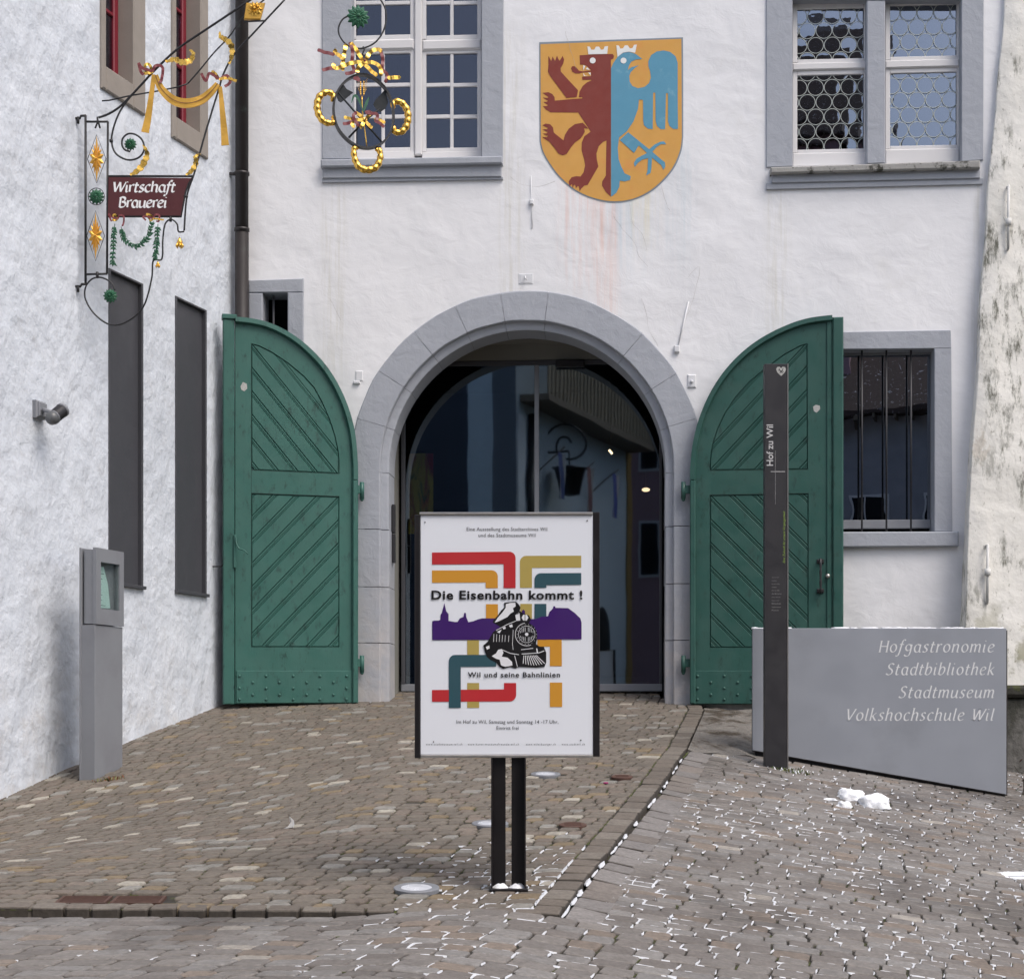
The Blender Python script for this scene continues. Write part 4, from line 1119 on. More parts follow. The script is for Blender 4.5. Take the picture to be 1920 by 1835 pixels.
# downpipe
dpx = FW.pt(453.5, 800, .12)
dp = thing('downpipe', 'dark brown round downpipe in the corner of the two buildings', 'downpipe', FW.m)
m = M(); m.tube([(dpx[0], -.12, -.3), (dpx[0], -.12, FW.pt(453, 437, .12)[1])], .072, 20); m.obj('lower_pipe', MAT['pipe'], dp)
m = M(); m.tube([(dpx[0], -.12, FW.pt(453, 437, .12)[1]), (dpx[0], -.12, 12)], .069, 20); m.obj('upper_pipe', MAT['pipe'], dp)
for py in (326, 431):
    z = FW.pt(453, py, .12)[1]; m = M(); m.tube([(dpx[0], -.12, z-.015), (dpx[0], -.12, z+.015)], .08, 20)
    if py == 326: m.box(dpx[0]-.13, dpx[0]-.07, -.14, -.1, z-.012, z+.012)
    m.obj('pipe_collar', MAT['pipe'], dp)

# ------------------------------------------------------------------ lettering
def E(cx, cy, rx, ry, a0, a1, k=14): return arc(cx, cy, rx, ry, a0, a1, k)
GL = {
 'H': (.98, [[(.08, 0), (.08, 1.42)], [(.86, 0), (.86, 1.42)], [(.08, .72), (.86, .72)]]),
 'o': (.86, [E(.41, .5, .33, .5, 70, 430, 20)]),
 'f': (.50, [cat([(.62, 1.5), (.46, 1.58), (.32, 1.42), (.24, 1.0), (.14, .1), (.04, -.38), (-.1, -.52), (-.24, -.46)], 3), [(.02, .98), (.5, .98)]]),
 'g': (.84, [E(.38, .58, .30, .40, 30, 390, 18), cat([(.70, .98), (.69, .4), (.64, -.2), (.5, -.48), (.25, -.52), (.02, -.38)], 3)]),
 'a': (.86, [E(.38, .48, .31, .5, 50, 330, 16), cat([(.69, .98), (.66, .4), (.66, .1), (.76, .0), (.84, .06)], 3)]),
 's': (.62, [cat([(.54, .88), (.38, .99), (.2, .92), (.13, .72), (.25, .55), (.42, .4), (.46, .2), (.34, .03), (.14, 0), (.0, .1)], 3)]),
 't': (.54, [cat([(.26, 1.32), (.2, .9), (.14, .35), (.16, .08), (.28, 0), (.44, .08)], 3), [(.02, .96), (.5, .96)]]),
 'r': (.56, [[(.1, 1), (.08, 0)], cat([(.09, .6), (.22, .86), (.4, 1), (.54, .94)], 3)]),
 'n': (.84, [[(.1, 1), (.08, 0)], cat([(.09, .62), (.26, .9), (.46, 1), (.62, .9), (.65, .68), (.62, .1), (.7, 0), (.78, .05)], 3)]),
 'm': (1.26, [[(.1, 1), (.08, 0)], cat([(.09, .62), (.24, .9), (.42, 1), (.54, .9), (.56, .68), (.54, 0)], 3), cat([(.56, .62), (.72, .9), (.9, 1), (1.03, .9), (1.06, .68), (1.03, .1), (1.1, 0), (1.18, .05)], 3)]),
 'i': (.38, [cat([(.12, .98), (.1, .4), (.1, .1), (.18, 0), (.28, .06)], 3), [(.15, 1.36), (.17, 1.46)]]),
 'e': (.76, [cat([(.08, .5), (.4, .56), (.6, .72), (.58, .9), (.4, 1), (.2, .9), (.07, .6), (.08, .25), (.24, .02), (.46, .02), (.66, .16)], 3)]),
 'S': (.86, [cat([(.76, 1.3), (.56, 1.43), (.3, 1.38), (.17, 1.12), (.28, .86), (.52, .7), (.68, .46), (.62, .16), (.38, .0), (.16, .02), (.0, .14)], 3)]),
 'd': (.88, [E(.38, .48, .31, .5, 50, 330, 16), cat([(.76, 1.55), (.70, .6), (.67, .1), (.76, 0), (.84, .06)], 3)]),
 'b': (.84, [[(.14, 1.55), (.08, .1)], cat([(.09, .55), (.26, .92), (.48, 1), (.68, .8), (.66, .35), (.46, .04), (.24, 0), (.08, .12)], 3)]),
 'l': (.36, [cat([(.17, 1.55), (.12, .6), (.1, .1), (.18, 0), (.28, .06)], 3)]),
 'h': (.84, [[(.16, 1.55), (.08, 0)], cat([(.1, .62), (.26, .9), (.46, 1), (.62, .9), (.65, .68), (.62, .1), (.7, 0), (.78, .05)], 3)]),
 'k': (.80, [[(.16, 1.55), (.08, 0)], [(.66, .98), (.14, .46)], cat([(.28, .58), (.5, .2), (.66, .02), (.76, .04)], 3)]),
 'u': (.86, [cat([(.1, .98), (.08, .4), (.12, .1), (.28, 0), (.48, .12), (.64, .42)], 3), cat([(.68, .98), (.65, .3), (.68, .04), (.78, .0), (.84, .06)], 3)]),
 'V': (.92, [[(.04, 1.42), (.34, 0)], [(.34, 0), (.92, 1.42)]]),
 'c': (.70, [cat([(.62, .88), (.44, 1), (.22, .9), (.08, .6), (.1, .22), (.28, 0), (.5, .02), (.64, .14)], 3)]),
 'W': (1.36, [[(.04, 1.42), (.24, 0)], [(.24, 0), (.70, 1.40)], [(.70, 1.40), (.86, 0)], [(.86, 0), (1.38, 1.42)]]),
 'B': (.92, [[(.14, 1.42), (.1, 0)], cat([(.0, 1.34), (.35, 1.46), (.66, 1.3), (.62, .95), (.3, .78)], 3), cat([(.3, .78), (.68, .7), (.78, .35), (.55, .05), (.1, 0)], 3)]),
 ' ': (.55, []),
}
GL['c_'] = GL['c']
def script_line(m, text, x0, x1, zb_, xh, out, nib=.16, na=35, tmin=.04, shear=.20, sp=.0, mi=0, serif=False):
    """text written with a broad nib: each stroke a ribbon whose width follows its direction"""
    adv = sum(GL[c][0] for c in text)+sp*(len(text)-1)
    k = (x1-x0)/(adv*1.0-.1); x = x0; si_ = 0
    for c in text:
        wd, strokes = GL[c]
        for S_ in strokes:
            if len(S_) == 2: S_ = [tuple(S_[0][q]+(S_[1][q]-S_[0][q])*i/4 for q in (0, 1)) for i in range(5)]
            P = [(x+px*k+pz*xh*shear, zb_+pz*xh) for px, pz in S_]; Wd = []
            n = len(P)
            for i in range(n):
                a = P[max(0, i-1)]; b = P[min(n-1, i+1)]; d = atan2(b[1]-a[1], b[0]-a[0])
                Wd.append(xh*max(tmin, nib*abs(sin(d-radians(na)))*.5+tmin*.5))
            m.ribbon(P, Wd, -out-.00025*(si_ % 4), mi=mi); si_ += 1
            if serif and len(S_) == 5 and abs(S_[0][1]-S_[-1][1]) > .6:
                for e in (P[0], P[-1]):
                    L_ = xh*.15; m.ribbon([(e[0]-L_, e[1]), (e[0]+L_*.9, e[1])], xh*.032, -out-.0011, mi=mi)
        x += (wd+sp)*k
def font_text(name, parent, P, text, px0, px1, py_base, out, mat, bold=0.0, track=1.0, rot=False, hpx=None):
    """print set in the plain built-in sans letters, scaled to its measured width"""
    cu_ = bpy.data.curves.new('lettering', 'FONT'); cu_.body = text; cu_.size = 1; cu_.offset = bold; cu_.space_character = track; cu_.resolution_u = 3
    ob = bpy.data.objects.new('tmp', cu_); COL.objects.link(ob)
    dg = bpy.context.evaluated_depsgraph_get(); me = bpy.data.meshes.new_from_object(ob.evaluated_get(dg))
    bpy.data.objects.remove(ob)
    xs_ = [v.co.x for v in me.vertices]; ys_ = [v.co.y for v in me.vertices]; w_ = max(xs_)-min(xs_)
    a = P.pt(px0, py_base, out); b = P.pt(px1, py_base, out)
    if not rot:
        k = (b[0]-a[0])/w_; kz = k
        if hpx: kz = (P.pt(px0, py_base-hpx, out)[1]-a[1])/.72
        for v in me.vertices: v.co = Vector((a[0]+(v.co.x-min(xs_))*k, -out, a[1]+v.co.y*kz))
    else:       # reads upwards: px0 = baseline x, px1 unused, py_base = (bottom, top)
        pass
    me.materials.clear(); me.materials.append(mat)
    o = bpy.data.objects.new(name, me); COL.objects.link(o); o.parent = parent; return o
def font_up(name, parent, P, text, pxb, py0, py1, out, mat, bold=0.0, shear=0.0):
    cu_ = bpy.data.curves.new('lettering', 'FONT'); cu_.body = text; cu_.size = 1; cu_.offset = bold; cu_.shear = shear; cu_.resolution_u = 3
    ob = bpy.data.objects.new('tmp', cu_); COL.objects.link(ob)
    dg = bpy.context.evaluated_depsgraph_get(); me = bpy.data.meshes.new_from_object(ob.evaluated_get(dg)); bpy.data.objects.remove(ob)
    xs_ = [v.co.x for v in me.vertices]; a = P.pt(pxb, py0, out); b = P.pt(pxb, py1, out); k = (b[1]-a[1])/(max(xs_)-min(xs_))
    for v in me.vertices: v.co = Vector((a[0]-v.co.y*k, -out, a[1]+(v.co.x-min(xs_))*k))
    me.materials.clear(); me.materials.append(mat)
    o = bpy.data.objects.new(name, me); COL.objects.link(o); o.parent = parent; return o

# ------------------------------------------------------------------ poster stand
pb = hit(954, 1669, z_ramp); PP = PL((pb[0], pb[1]), radians(-.2), pb[2])
ps = thing('poster_stand', 'white exhibition poster board on a black double post in front of the gate', 'sign', PP.m)
BK = MAT['black']
def pbx(name, q, o0_, o1_, mat, b=.003):
    a = PP.pt(q[0], q[1]); c = PP.pt(q[2], q[3]); m = M(); m.box(a[0], c[0], -o0_, -o1_, c[1], a[1], b=b); return m.obj(name, mat, ps)
pbx('poster_board', (788, 965.5, 1112, 1414.5), 0, -.05, MAT['poster'])
pbx('top_lip', (787, 960.5, 1111, 965.2), .012, -.055, MAT['steel']); pbx('bottom_lip', (789, 1414.8, 1112, 1420), .008, -.055, MAT['steel'])
pbx('side_channel', (777.5, 965, 787.7, 1421), .006, -.075, BK); pbx('side_channel', (1112.3, 960, 1124.5, 1418), .006, -.075, BK)
for a0_, a1_ in ((921, 948), (959, 986)):
    m = M(); a = PP.pt(a0_, 1420.3); c = PP.pt(a1_, 1667)
    m.box(a[0], c[0], .028, .034, c[1], a[1]); s_ = 1 if a0_ < 940 else -1
    xo = a[0] if s_ > 0 else c[0]
    m.box(xo, xo+.008*s_, -.03, .0275, c[1], a[1]); m.obj('post', BK, ps)
pbx('base_plate', (918, 1664, 990, 1669.5), .05, -.12, BK)
m = M(); a = PP.pt(923, 1664); c = PP.pt(986, 1655)
for i in range(2):
    xc = a[0]+.03+(c[0]-a[0]-.06)*(.12+.76*i); n = 12
    pts_ = [(xc+.045*cos(2*pi*j/n)*(1+.15*sin(j*2.3)), .0+.02+.045*sin(2*pi*j/n)) for j in range(n)]
    pts_ = [(x_, min(y_, .024)) for x_, y_ in pts_]
    m.add([(x_, y_, a[1]) for x_, y_ in pts_]+[(x_*.45+xc*.55, y_*.45+.004, a[1]+.02+.006*sin(j)) for j, (x_, y_) in enumerate(pts_)], [(j, (j+1) % n, n+(j+1) % n, n+j) for j in range(n)]+[tuple(range(n, 2*n))], 0, True)
o = m.obj('snow_on_base_plate', MAT['snow']); o.matrix_world = PP.m; tagm(o, 'small white heap of snow on the foot of the poster stand', 'snow')
for px, py in ((797, 979), (1101, 976), (813, 1390), (1089, 1387)):
    c = PP.pt(px, py); m = M(); m.tube([(c[0], -.0005, c[1]), (c[0], -.004, c[1])], .0035, 10); m.obj('screw', BK, ps)
art = sub('poster_print', ps) if False else ps
def zp(L): return PP.pts([(770+a/3.746, 940+b/3.745) for a, b in L])
def pr(name, polys, mat, out):
    if 'band' in name or 'highlights' in name:
        nm = name.replace('highlights', 'highlight')
        for i, L in enumerate(polys):
            m = M(); m.flat(zp(L), -out-.0001*i); m.obj(nm, mat, ps)
        return
    m = M()
    for i, L in enumerate(polys): m.flat(zp(L), -out-.0001*i)
    return m.obj(name, mat, ps)
def flatm(n_, c): return pm(n_, c, .38, .02, 3, bump=.0)
cRed, cOr, cOl, cTe, cPu = flatm('print red', (.50, .028, .034)), flatm('print orange', (.62, .29, .03)), flatm('print olive', (.44, .34, .095)), flatm('print teal', (.032, .088, .112)), flatm('print purple', (.048, .012, .135))
cBk = flatm('print black', (.008, .007, .008)); cWh = flatm('print white', (.78, .79, .82)); cGr = flatm('print grey', (.06, .06, .07))
def rnd(cx, cy, r, a0, a1): return [(cx+r*cos(radians(a0+(a1-a0)*i/6)), cy-r*sin(radians(a0+(a1-a0)*i/6))) for i in range(7)]
o_ = .0012
pr('print_band_olive', [[(1198, 380), (1198, 464), (852, 466), (852, 606), (768, 606), (767, 430)]+rnd(812, 426, 45, 180, 90), [(770, 718), (852, 718), (852, 822), (770, 822)], [(397, 972), (480, 972), (480, 1080), (397, 1080)], [(397, 1273), (481, 1273), (481, 1448), (397, 1448)]], cOl, o_)
pr('print_band_orange', [[(150, 484), (567, 482)]+rnd(567, 527, 45, 90, 0)+[(612, 608), (527, 608), (527, 568), (150, 570)], [(529, 720), (613, 720), (613, 822), (529, 822)], [(890, 965), (1061, 965), (1062, 1155), (978, 1155), (978, 1018), (890, 1018)], [(978, 1270), (1064, 1270), (1064, 1441), (978, 1441)]], cOr, o_+.0006)
pr('print_band_red', [[(150, 358), (692, 352)]+rnd(692, 397, 45, 90, 0)+[(737, 608), (653, 608), (653, 439), (150, 442)], [(150, 1322), (656, 1318), (656, 1273), (741, 1273), (741, 1355)]+rnd(696, 1357, 45, 0, -90)+[(150, 1405)]], cRed, o_+.0011)
pr('print_band_teal', [[(1198, 502), (1198, 584), (953, 587), (953, 606), (870, 606), (870, 548)]+rnd(915, 548, 45, 180, 90), [(870, 718), (953, 718), (953, 822), (870, 822)], [(600, 1076), (600, 1158), (352, 1160), (352, 1448), (268, 1448), (268, 1121)]+rnd(313, 1121, 45, 180, 90)], cTe, o_+.0016)
pr('print_town_silhouette', [[(152, 840), (165, 836), (195, 835), (209, 830), (211, 792), (219, 785), (237, 712), (250, 770), (266, 790), (266, 838), (310, 845), (330, 845), (345, 820), (372, 810), (376, 782), (388, 782), (390, 810), (405, 847), (440, 840), (470, 828), (500, 820), (560, 820), (780, 820), (782, 768), (792, 757), (803, 768), (803, 820), (860, 825), (885, 822), (920, 808), (965, 805), (975, 775), (1000, 750), (1002, 735), (1015, 735), (1016, 746), (1105, 748), (1150, 780), (1192, 820), (1200, 850), (1200, 967), (152, 972)]], cPu, o_+.0022)
pr('print_locomotive', [[(577, 850), (580, 835), (612, 800), (635, 765), (660, 742), (655, 712), (690, 705), (740, 703), (762, 725), (772, 745), (765, 768), (800, 790), (832, 800), (845, 830), (830, 852), (862, 872), (885, 910), (890, 950), (880, 1000), (905, 1018), (935, 1018), (952, 1060), (952, 1130), (940, 1160), (880, 1165), (760, 1160), (735, 1172), (700, 1160), (650, 1174), (625, 1160), (600, 1130), (560, 1110), (535, 1090), (520, 1050), (510, 1010), (540, 985), (560, 950), (580, 915), (630, 880), (600, 862)]], cBk, o_+.0028)
wl = [[(590, 850), (612, 815), (645, 778), (668, 745), (668, 720), (700, 712), (735, 710), (738, 735), (718, 750), (725, 772), (700, 787), (680, 810), (650, 825), (615, 842)],
      [(570, 1085), (600, 1065), (615, 1040), (640, 1035), (652, 1060), (640, 1088), (680, 1095), (712, 1125), (715, 1150), (665, 1160), (635, 1150), (625, 1110), (600, 1103)],
      rnd(803, 815, 24, 0, 360), rnd(815, 932, 13, 0, 360), [(735, 800), (765, 785), (770, 835), (742, 838)], [(605, 915), (640, 898), (625, 925)], [(690, 870), (712, 860), (718, 880), (700, 885)], [(645, 885), (665, 878), (668, 892), (652, 898)], [(528, 1020), (552, 1010), (556, 1030), (536, 1040)]]
pr('print_locomotive_highlights', wl, cWh, o_+.0034)
lm = M()
def lz(L, w_, mi=0): lm.ribbon(zp(L), w_/3.746/345, -o_-.0046, mi=mi)
lz([(815+80*cos(radians(a)), 932-80*sin(radians(a))) for a in range(100, 300, 8)], 2.0)
lz([(815+58*cos(radians(a)), 932-58*sin(radians(a))) for a in range(0, 361, 12)], 1.4)
for i in range(-4, 5):
    if i: hh = sqrt(max(0, 50**2-(i*11)**2)); lz([(815+i*11, 932-hh), (815+i*11, 932-hh*.35)], 1.5); lz([(815+i*11, 932+hh*.4), (815+i*11, 932+hh)], 1.5)
for i in range(9): lz([(795+i*11, 1080), (790+i*19, 1150-(i-4)**2*.8)], 2.4)
lz([(780, 1070), (900, 1062), (938, 1048)], 2.4); lz([(775, 1040), (860, 1030)], 2); lz([(640, 1040), (700, 1065), (760, 1075)], 2.2); lz([(720, 900), (715, 1000), (720, 1040)], 1.6)
for x_ in (585, 605, 625, 645, 665, 690): lz([(x_, 930+(x_-585)*.1), (x_-3, 985)], 1.5)
lz([(600, 905), (680, 862), (740, 838)], 2); lz([(735, 800), (760, 780), (765, 835)], 1.6); lz([(803, 792), (803, 840)], 2.0, 1); lz([(730, 1080), (750, 1160)], 2); lz([(885, 1030), (890, 1060)], 4)
for a in range(0, 360, 20): c = (815+69*cos(radians(a)), 932-69*sin(radians(a))); lz([c, (c[0]+3, c[1])], 2.2)
lm.obj('print_locomotive_lines', [cWh, cBk], ps)
ft = font_text
ft('print_title', ps, PP, 'Die Eisenbahn kommt !', 809, 1092, 1123, o_+.004, cBk, bold=.028, track=1.1, hpx=16.5)
ft('print_subtitle', ps, PP, 'Wil und seine Bahnlinien', 877, 1050, 1269, o_+.004, cBk, bold=.022, track=1.15, hpx=9.5)
ft('print_line', ps, PP, 'Eine Ausstellung des Stadtarchives Wil', 875, 1026, 995, o_+.001, cGr, track=1.05, hpx=7); ft('print_line', ps, PP, 'und des Stadtmuseums Wil', 897, 1004, 1006.5, o_+.001, cGr, track=1.05, hpx=7)
ft('print_line', ps, PP, 'Im Hof zu Wil, Samstag und Sonntag 14 -17 Uhr,', 856, 1047, 1356, o_+.001, cGr, track=1.05, hpx=7); ft('print_line', ps, PP, 'Eintritt frei', 931, 972.5, 1367.5, o_+.001, cGr, track=1.05, hpx=7)
for t_, a, b in (('www.stadtmuseum-wil.ch', 798.5, 867), ('www.kunst-museumsfreunde-wil.ch', 877, 973), ('www.wilerbuerger.ch', 986, 1042), ('www.stadtwil.ch', 1053, 1096.5)): ft('print_line', ps, PP, t_, a, b, 1396.5, o_+.001, cGr, track=1.3, hpx=4)

# ------------------------------------------------------------------ stele and sign wall
sb = hit(1456, 1442); SP = PL((sb[0], sb[1]), 0, sb[2])
st_ = thing('sign_stele', 'tall slim anthracite stele lettered upwards in front of the grey sign wall', 'sign', SP.m)
m = M(); a = SP.pt(1434, 682); c = SP.pt(1477, 1450); m.box(a[0], c[0]-.005, 0, .09, c[1]-.1, a[1], b=.004); m.obj('stele_body', MAT['anth'], st_)
m = M(); m.box(c[0]-.0045, c[0]+.006, -.002, .092, c[1]-.1, a[1]+.002, b=.002); m.obj('stele_edge', pm('brushed grey edge', (.2, .19, .185), .4, .1, 9, metal=.5), st_)
cLt = pm('light grey print', (.55, .55, .55), .5, .03, 4, bump=0); cMd = pm('dim grey print', (.22, .22, .22), .5, .03, 4, bump=0); cGn = pm('green print', (.22, .33, .06), .5, .03, 4, bump=0)
font_up('print_title', st_, SP, 'Hof zu Wil', 1449.5, 873, 796, .0012, cLt, bold=.008)
m = M(); p = SP.pts([(1445, 884), (1472, 884)]); m.ribbon(p, .0022, -.0012)
for i in range(50): c_ = SP.pt(1453.8, 846+i*2); m.box(c_[0]-.0016, c_[0]+.0016, -.0012, -.0002, c_[1]-.0018, c_[1]+.0018)
m.obj('print_cross_line', cLt, st_)
font_up('print_motto', st_, SP, 'Eine Zukunft für unsere Vergangenheit', 1472, 1055, 958, .0012, cGn, shear=.3)
for i, (t_, x0_, x1_) in enumerate((('Äbtischer Hof', 1447, 1460), ('Residenz', 1447, 1456), ('Bau des Hofes', 1447, 1462), ('Umbau', 1447, 1456), ('Hof zu Wil', 1447, 1461), ('die Brauerei', 1447, 1465), ('Hof zu Wil AG', 1447, 1463), ('Brauerei Hof', 1447, 1461), ('Bibliothek', 1447, 1464), ('Stadtmuseum', 1447, 1464), ('Museum', 1447, 1460))):
    yv = 1083+i*6.2; font_text('print_line', st_, SP, t_, x0_, x1_, yv, .0012, cMd)
hc = SP.pt(1464.5, 695); m = M()
hp = [(0, -.048), (.03, -.015), (.04, .012), (.032, .032), (.012, .035), (0, .02), (-.012, .035), (-.032, .032), (-.04, .012), (-.03, -.015)]
m.flat([(hc[0]+x_*1.05, hc[1]+z_*.95) for x_, z_ in hp], -.0012); m.obj('heart_sticker', MAT['sticker'], st_)
m = M()
for s_ in (-1, 1): m.ribbon([(hc[0]+.018*s_, hc[1]+.02), (hc[0]+.006*s_, hc[1]-.005), (hc[0]-.012*s_, hc[1]-.02)], .003, -.0018)
m.ribbon([(hc[0]-.025, hc[1]+.005), (hc[0]+.022, hc[1]-.008)], .0025, -.0022); m.obj('heart_sticker_lines', MAT['anth'], st_)
rb = hit(1887, 1491); WP = PL((1.6, rb[1]-.13), 0, rb[2])
if rb[1] < sb[1]+.2: WP = PL((1.6, sb[1]+.25), 0, rb[2])
swl = thing('sign_wall', 'long silver grey sign wall with four lines of white italic lettering', 'sign', WP.m)
Q = WP.pts([(1411, 1177.5), (1887, 1177.5), (1887, 1489), (1411, 1406)])
m = M(); m.prism(Q, 0, .02, ch=.003); fixn(m.obj('sign_panel', MAT['panel'], swl))
Q2 = WP.pts([(1413, 1181), (1890, 1181), (1890, 1492), (1413, 1408)]); m = M(); m.prism(Q2, .0205, .115); fixn(m.obj('panel_core', MAT['panedge'], swl))
Q3 = WP.pts([(1418, 1400), (1884, 1480), (1884, 1530), (1418, 1440)]); m = M(); m.prism(Q3, .03, .10); fixn(m.obj('recessed_plinth', MAT['black0'], swl))
lmn = pm('white sign lettering', (.66, .67, .68), .5, .03, 4, bump=0)
for t_, a, b_, yb in (('Hofgastronomie', 1648, 1862, 1222), ('Stadtbibliothek', 1661, 1862, 1264.5), ('Stadtmuseum', 1685, 1862, 1307.5), ('Volkshochschule Wil', 1586, 1861, 1350)):
    A = WP.pt(a, yb); B = WP.pt(b_, yb); xh = WP.pt(0, 0)[1]-WP.pt(0, 14.6)[1]
    m = M(); script_line(m, t_, A[0], B[0], A[1], xh, .0008, nib=.175, na=25, tmin=.036, shear=.19, sp=.19, serif=True); m.obj('lettering', lmn, swl)
m = M(); t0 = WP.pt(1411, 1177.5); t1 = WP.pt(1887, 1177.5); x = t0[0]
while x < t1[0]-.06:
    w_ = R.uniform(.05, .35)
    if not (t0[0]+.16 < x < t0[0]+.42) and R.random() < .9:
        xe = min(x+w_, t1[0]); n = max(2, int((xe-x)/.03))
        m.tube([(x+(xe-x)*i/n, .05+R.uniform(-.01, .01), t0[1]+.002) for i in range(n+1)], [R.uniform(.006, .014) for _ in range(n+1)], 6)
    x += w_+R.uniform(0, .04)
o = m.obj('snow_on_sign', MAT['snow']); o.matrix_world = WP.m; tagm(o, 'thin line of snow along the top of the grey sign wall', 'snow')

# ------------------------------------------------------------------ display kiosk by the left wall
kb = hit(178, 1462, z_ramp); kk = FPX/kb[1]
dirp = PL((kb[0], kb[1]), LW.a, kb[2])            # side face, runs along the wall
ki = thing('display_kiosk', 'grey metal information post with a small glazed display standing by the left house', 'kiosk', dirp.m)
xb = dirp.pt(230, 1300)[0]; zt_k = dirp.pt(178, 1026)[1]; zs = dirp.pt(178, 1169.5)[1]; dk_ = 31/kk/cos(radians(17.8))
MTL = MAT['metal']
zbk = -.35
def kbx(name, x0, x1, y0, y1, z0, z1, mat=None, b=.004): m = M(); m.box(x0, x1, y0, y1, z0, z1, b=b); return m.obj(name, mat or MTL, ki)
kbx('post', 0, xb, 0, dk_-.02, zbk, zs-.006)
kbx('back_plate', -.006, xb-.02, dk_-.018, dk_, zbk, zt_k+.0)
# head with window opening in its side face
wx0, wx1 = dirp.pt(187, 1100)[0], dirp.pt(222, 1100)[0]; wz0, wz1 = dirp.pt(187, 1140)[1], dirp.pt(187, 1055)[1]
wz1 = dirp.pt(205, 1056)[1]; wz0 = dirp.pt(205, 1143)[1]
hm = holed([(0, zs), (xb, zs), (xb, zt_k), (0, zt_k)], [[(wx0, wz0), (wx1, wz0), (wx1, wz1), (wx0, wz1)]], y=-.012)
hm.v = [(x, -.012, z) for x, y, z in hm.v]
reveal(hm, [(0, zs), (xb, zs), (xb, zt_k), (0, zt_k)], -.012, .02); reveal(hm, [(wx0, wz0), (wx1, wz0), (wx1, wz1), (wx0, wz1)], -.012, .045)
fixn(hm.obj('display_front', MTL, ki))
kbx('display_case', .012, xb-.012, .046, dk_-.035, zs+.003, zt_k-.012)
kbx('display_side', .006, .0115, .0, dk_-.05, zs+.003, zt_k-.016)
m = M(); m.box(wx0, wx1, .0, .004, wz0, wz1); m.obj('display_pane', glass('display glass', .06, (.95, .98, .97), (.9, 1, 1)), ki)
pp_ = pm('pale green paper', (.52, .68, .65), .7, .05, 5, bump=.1)
m = M(); pw = (wx1-wx0); m.flat([(wx0+.0, wz0+.01), (wx0+pw*.8, wz0+.02), (wx0+pw*.68, wz0+(wz1-wz0)*.55), (wx0+pw*.45, wz1-.03), (wx0, wz1-.045)], .044); m.obj('paper_sheet', pp_, ki)
m = M()
for i in range(9):
    z_ = wz1-.09-i*.045; m.ribbon([(wx0+pw*.12, z_), (wx0+pw*R.uniform(.3, .55), z_-.004)], .0022, .0425)
m.obj('paper_print', cGr, ki)

# ------------------------------------------------------------------ spotlight on the left wall
sl = thing('wall_spotlight', 'small round grey spotlight on a bracket on the left house wall', 'spotlight', LW.m)
a = lp(70, 769); 
m = M(); m.box(a[0]-.075, a[0]+.075, -.045, 0, a[1]-.075, a[1]+.075, b=.012); m.box(a[0]-.06, a[0]+.06, -.06, -.045, a[1]-.06, a[1]+.06, b=.006); m.obj('mounting_box', MTL, sl)
inv = LW.m.inverted()
def camw(px, py, y): return Vector(((px-CX)/FPX*y, y, (HY-py)/FPX*y))
yb_ = (LW.m @ Vector((a[0], -.25, a[1]))).y
A_ = inv @ camw(84, 769, yb_+.02); B_ = inv @ camw(96, 772, yb_-.04); C0 = inv @ camw(98, 784, yb_-.05); C1 = inv @ camw(117, 769, yb_+.06)
m = M(); m.tube([(a[0], -.05, a[1]), A_, B_], .018, 8); m.obj('bracket', MTL, sl)
ax = (C1-C0).normalized(); m = M(); rr_ = .060
m.tube([C0-ax*.058, C0-ax*.05, C0-ax*.03, C0-ax*.0, C0+ax*.02], [.012, .03, .05, rr_, rr_], 20); m.obj('lamp_head', pm('grey enamel', (.10, .105, .11), .35, .08, 8), sl)
m = M(); P_ = []; r__ = []
L_ = (C1-C0).length
for i in range(17): P_.append(C0+ax*(.022+(L_-.03)*i/16)); r__.append(rr_*(.98 if i % 2 else .88))
m.tube(P_, r__, 20); m.obj('cooling_fins', MAT['anth'], sl)
m = M(); m.tube([C1-ax*.01, C1+ax*.012], rr_*1.03, 20); m.tube([C0+ax*.018, C0+ax*.028], rr_*1.03, 20); m.obj('lamp_ring', MTL, sl)

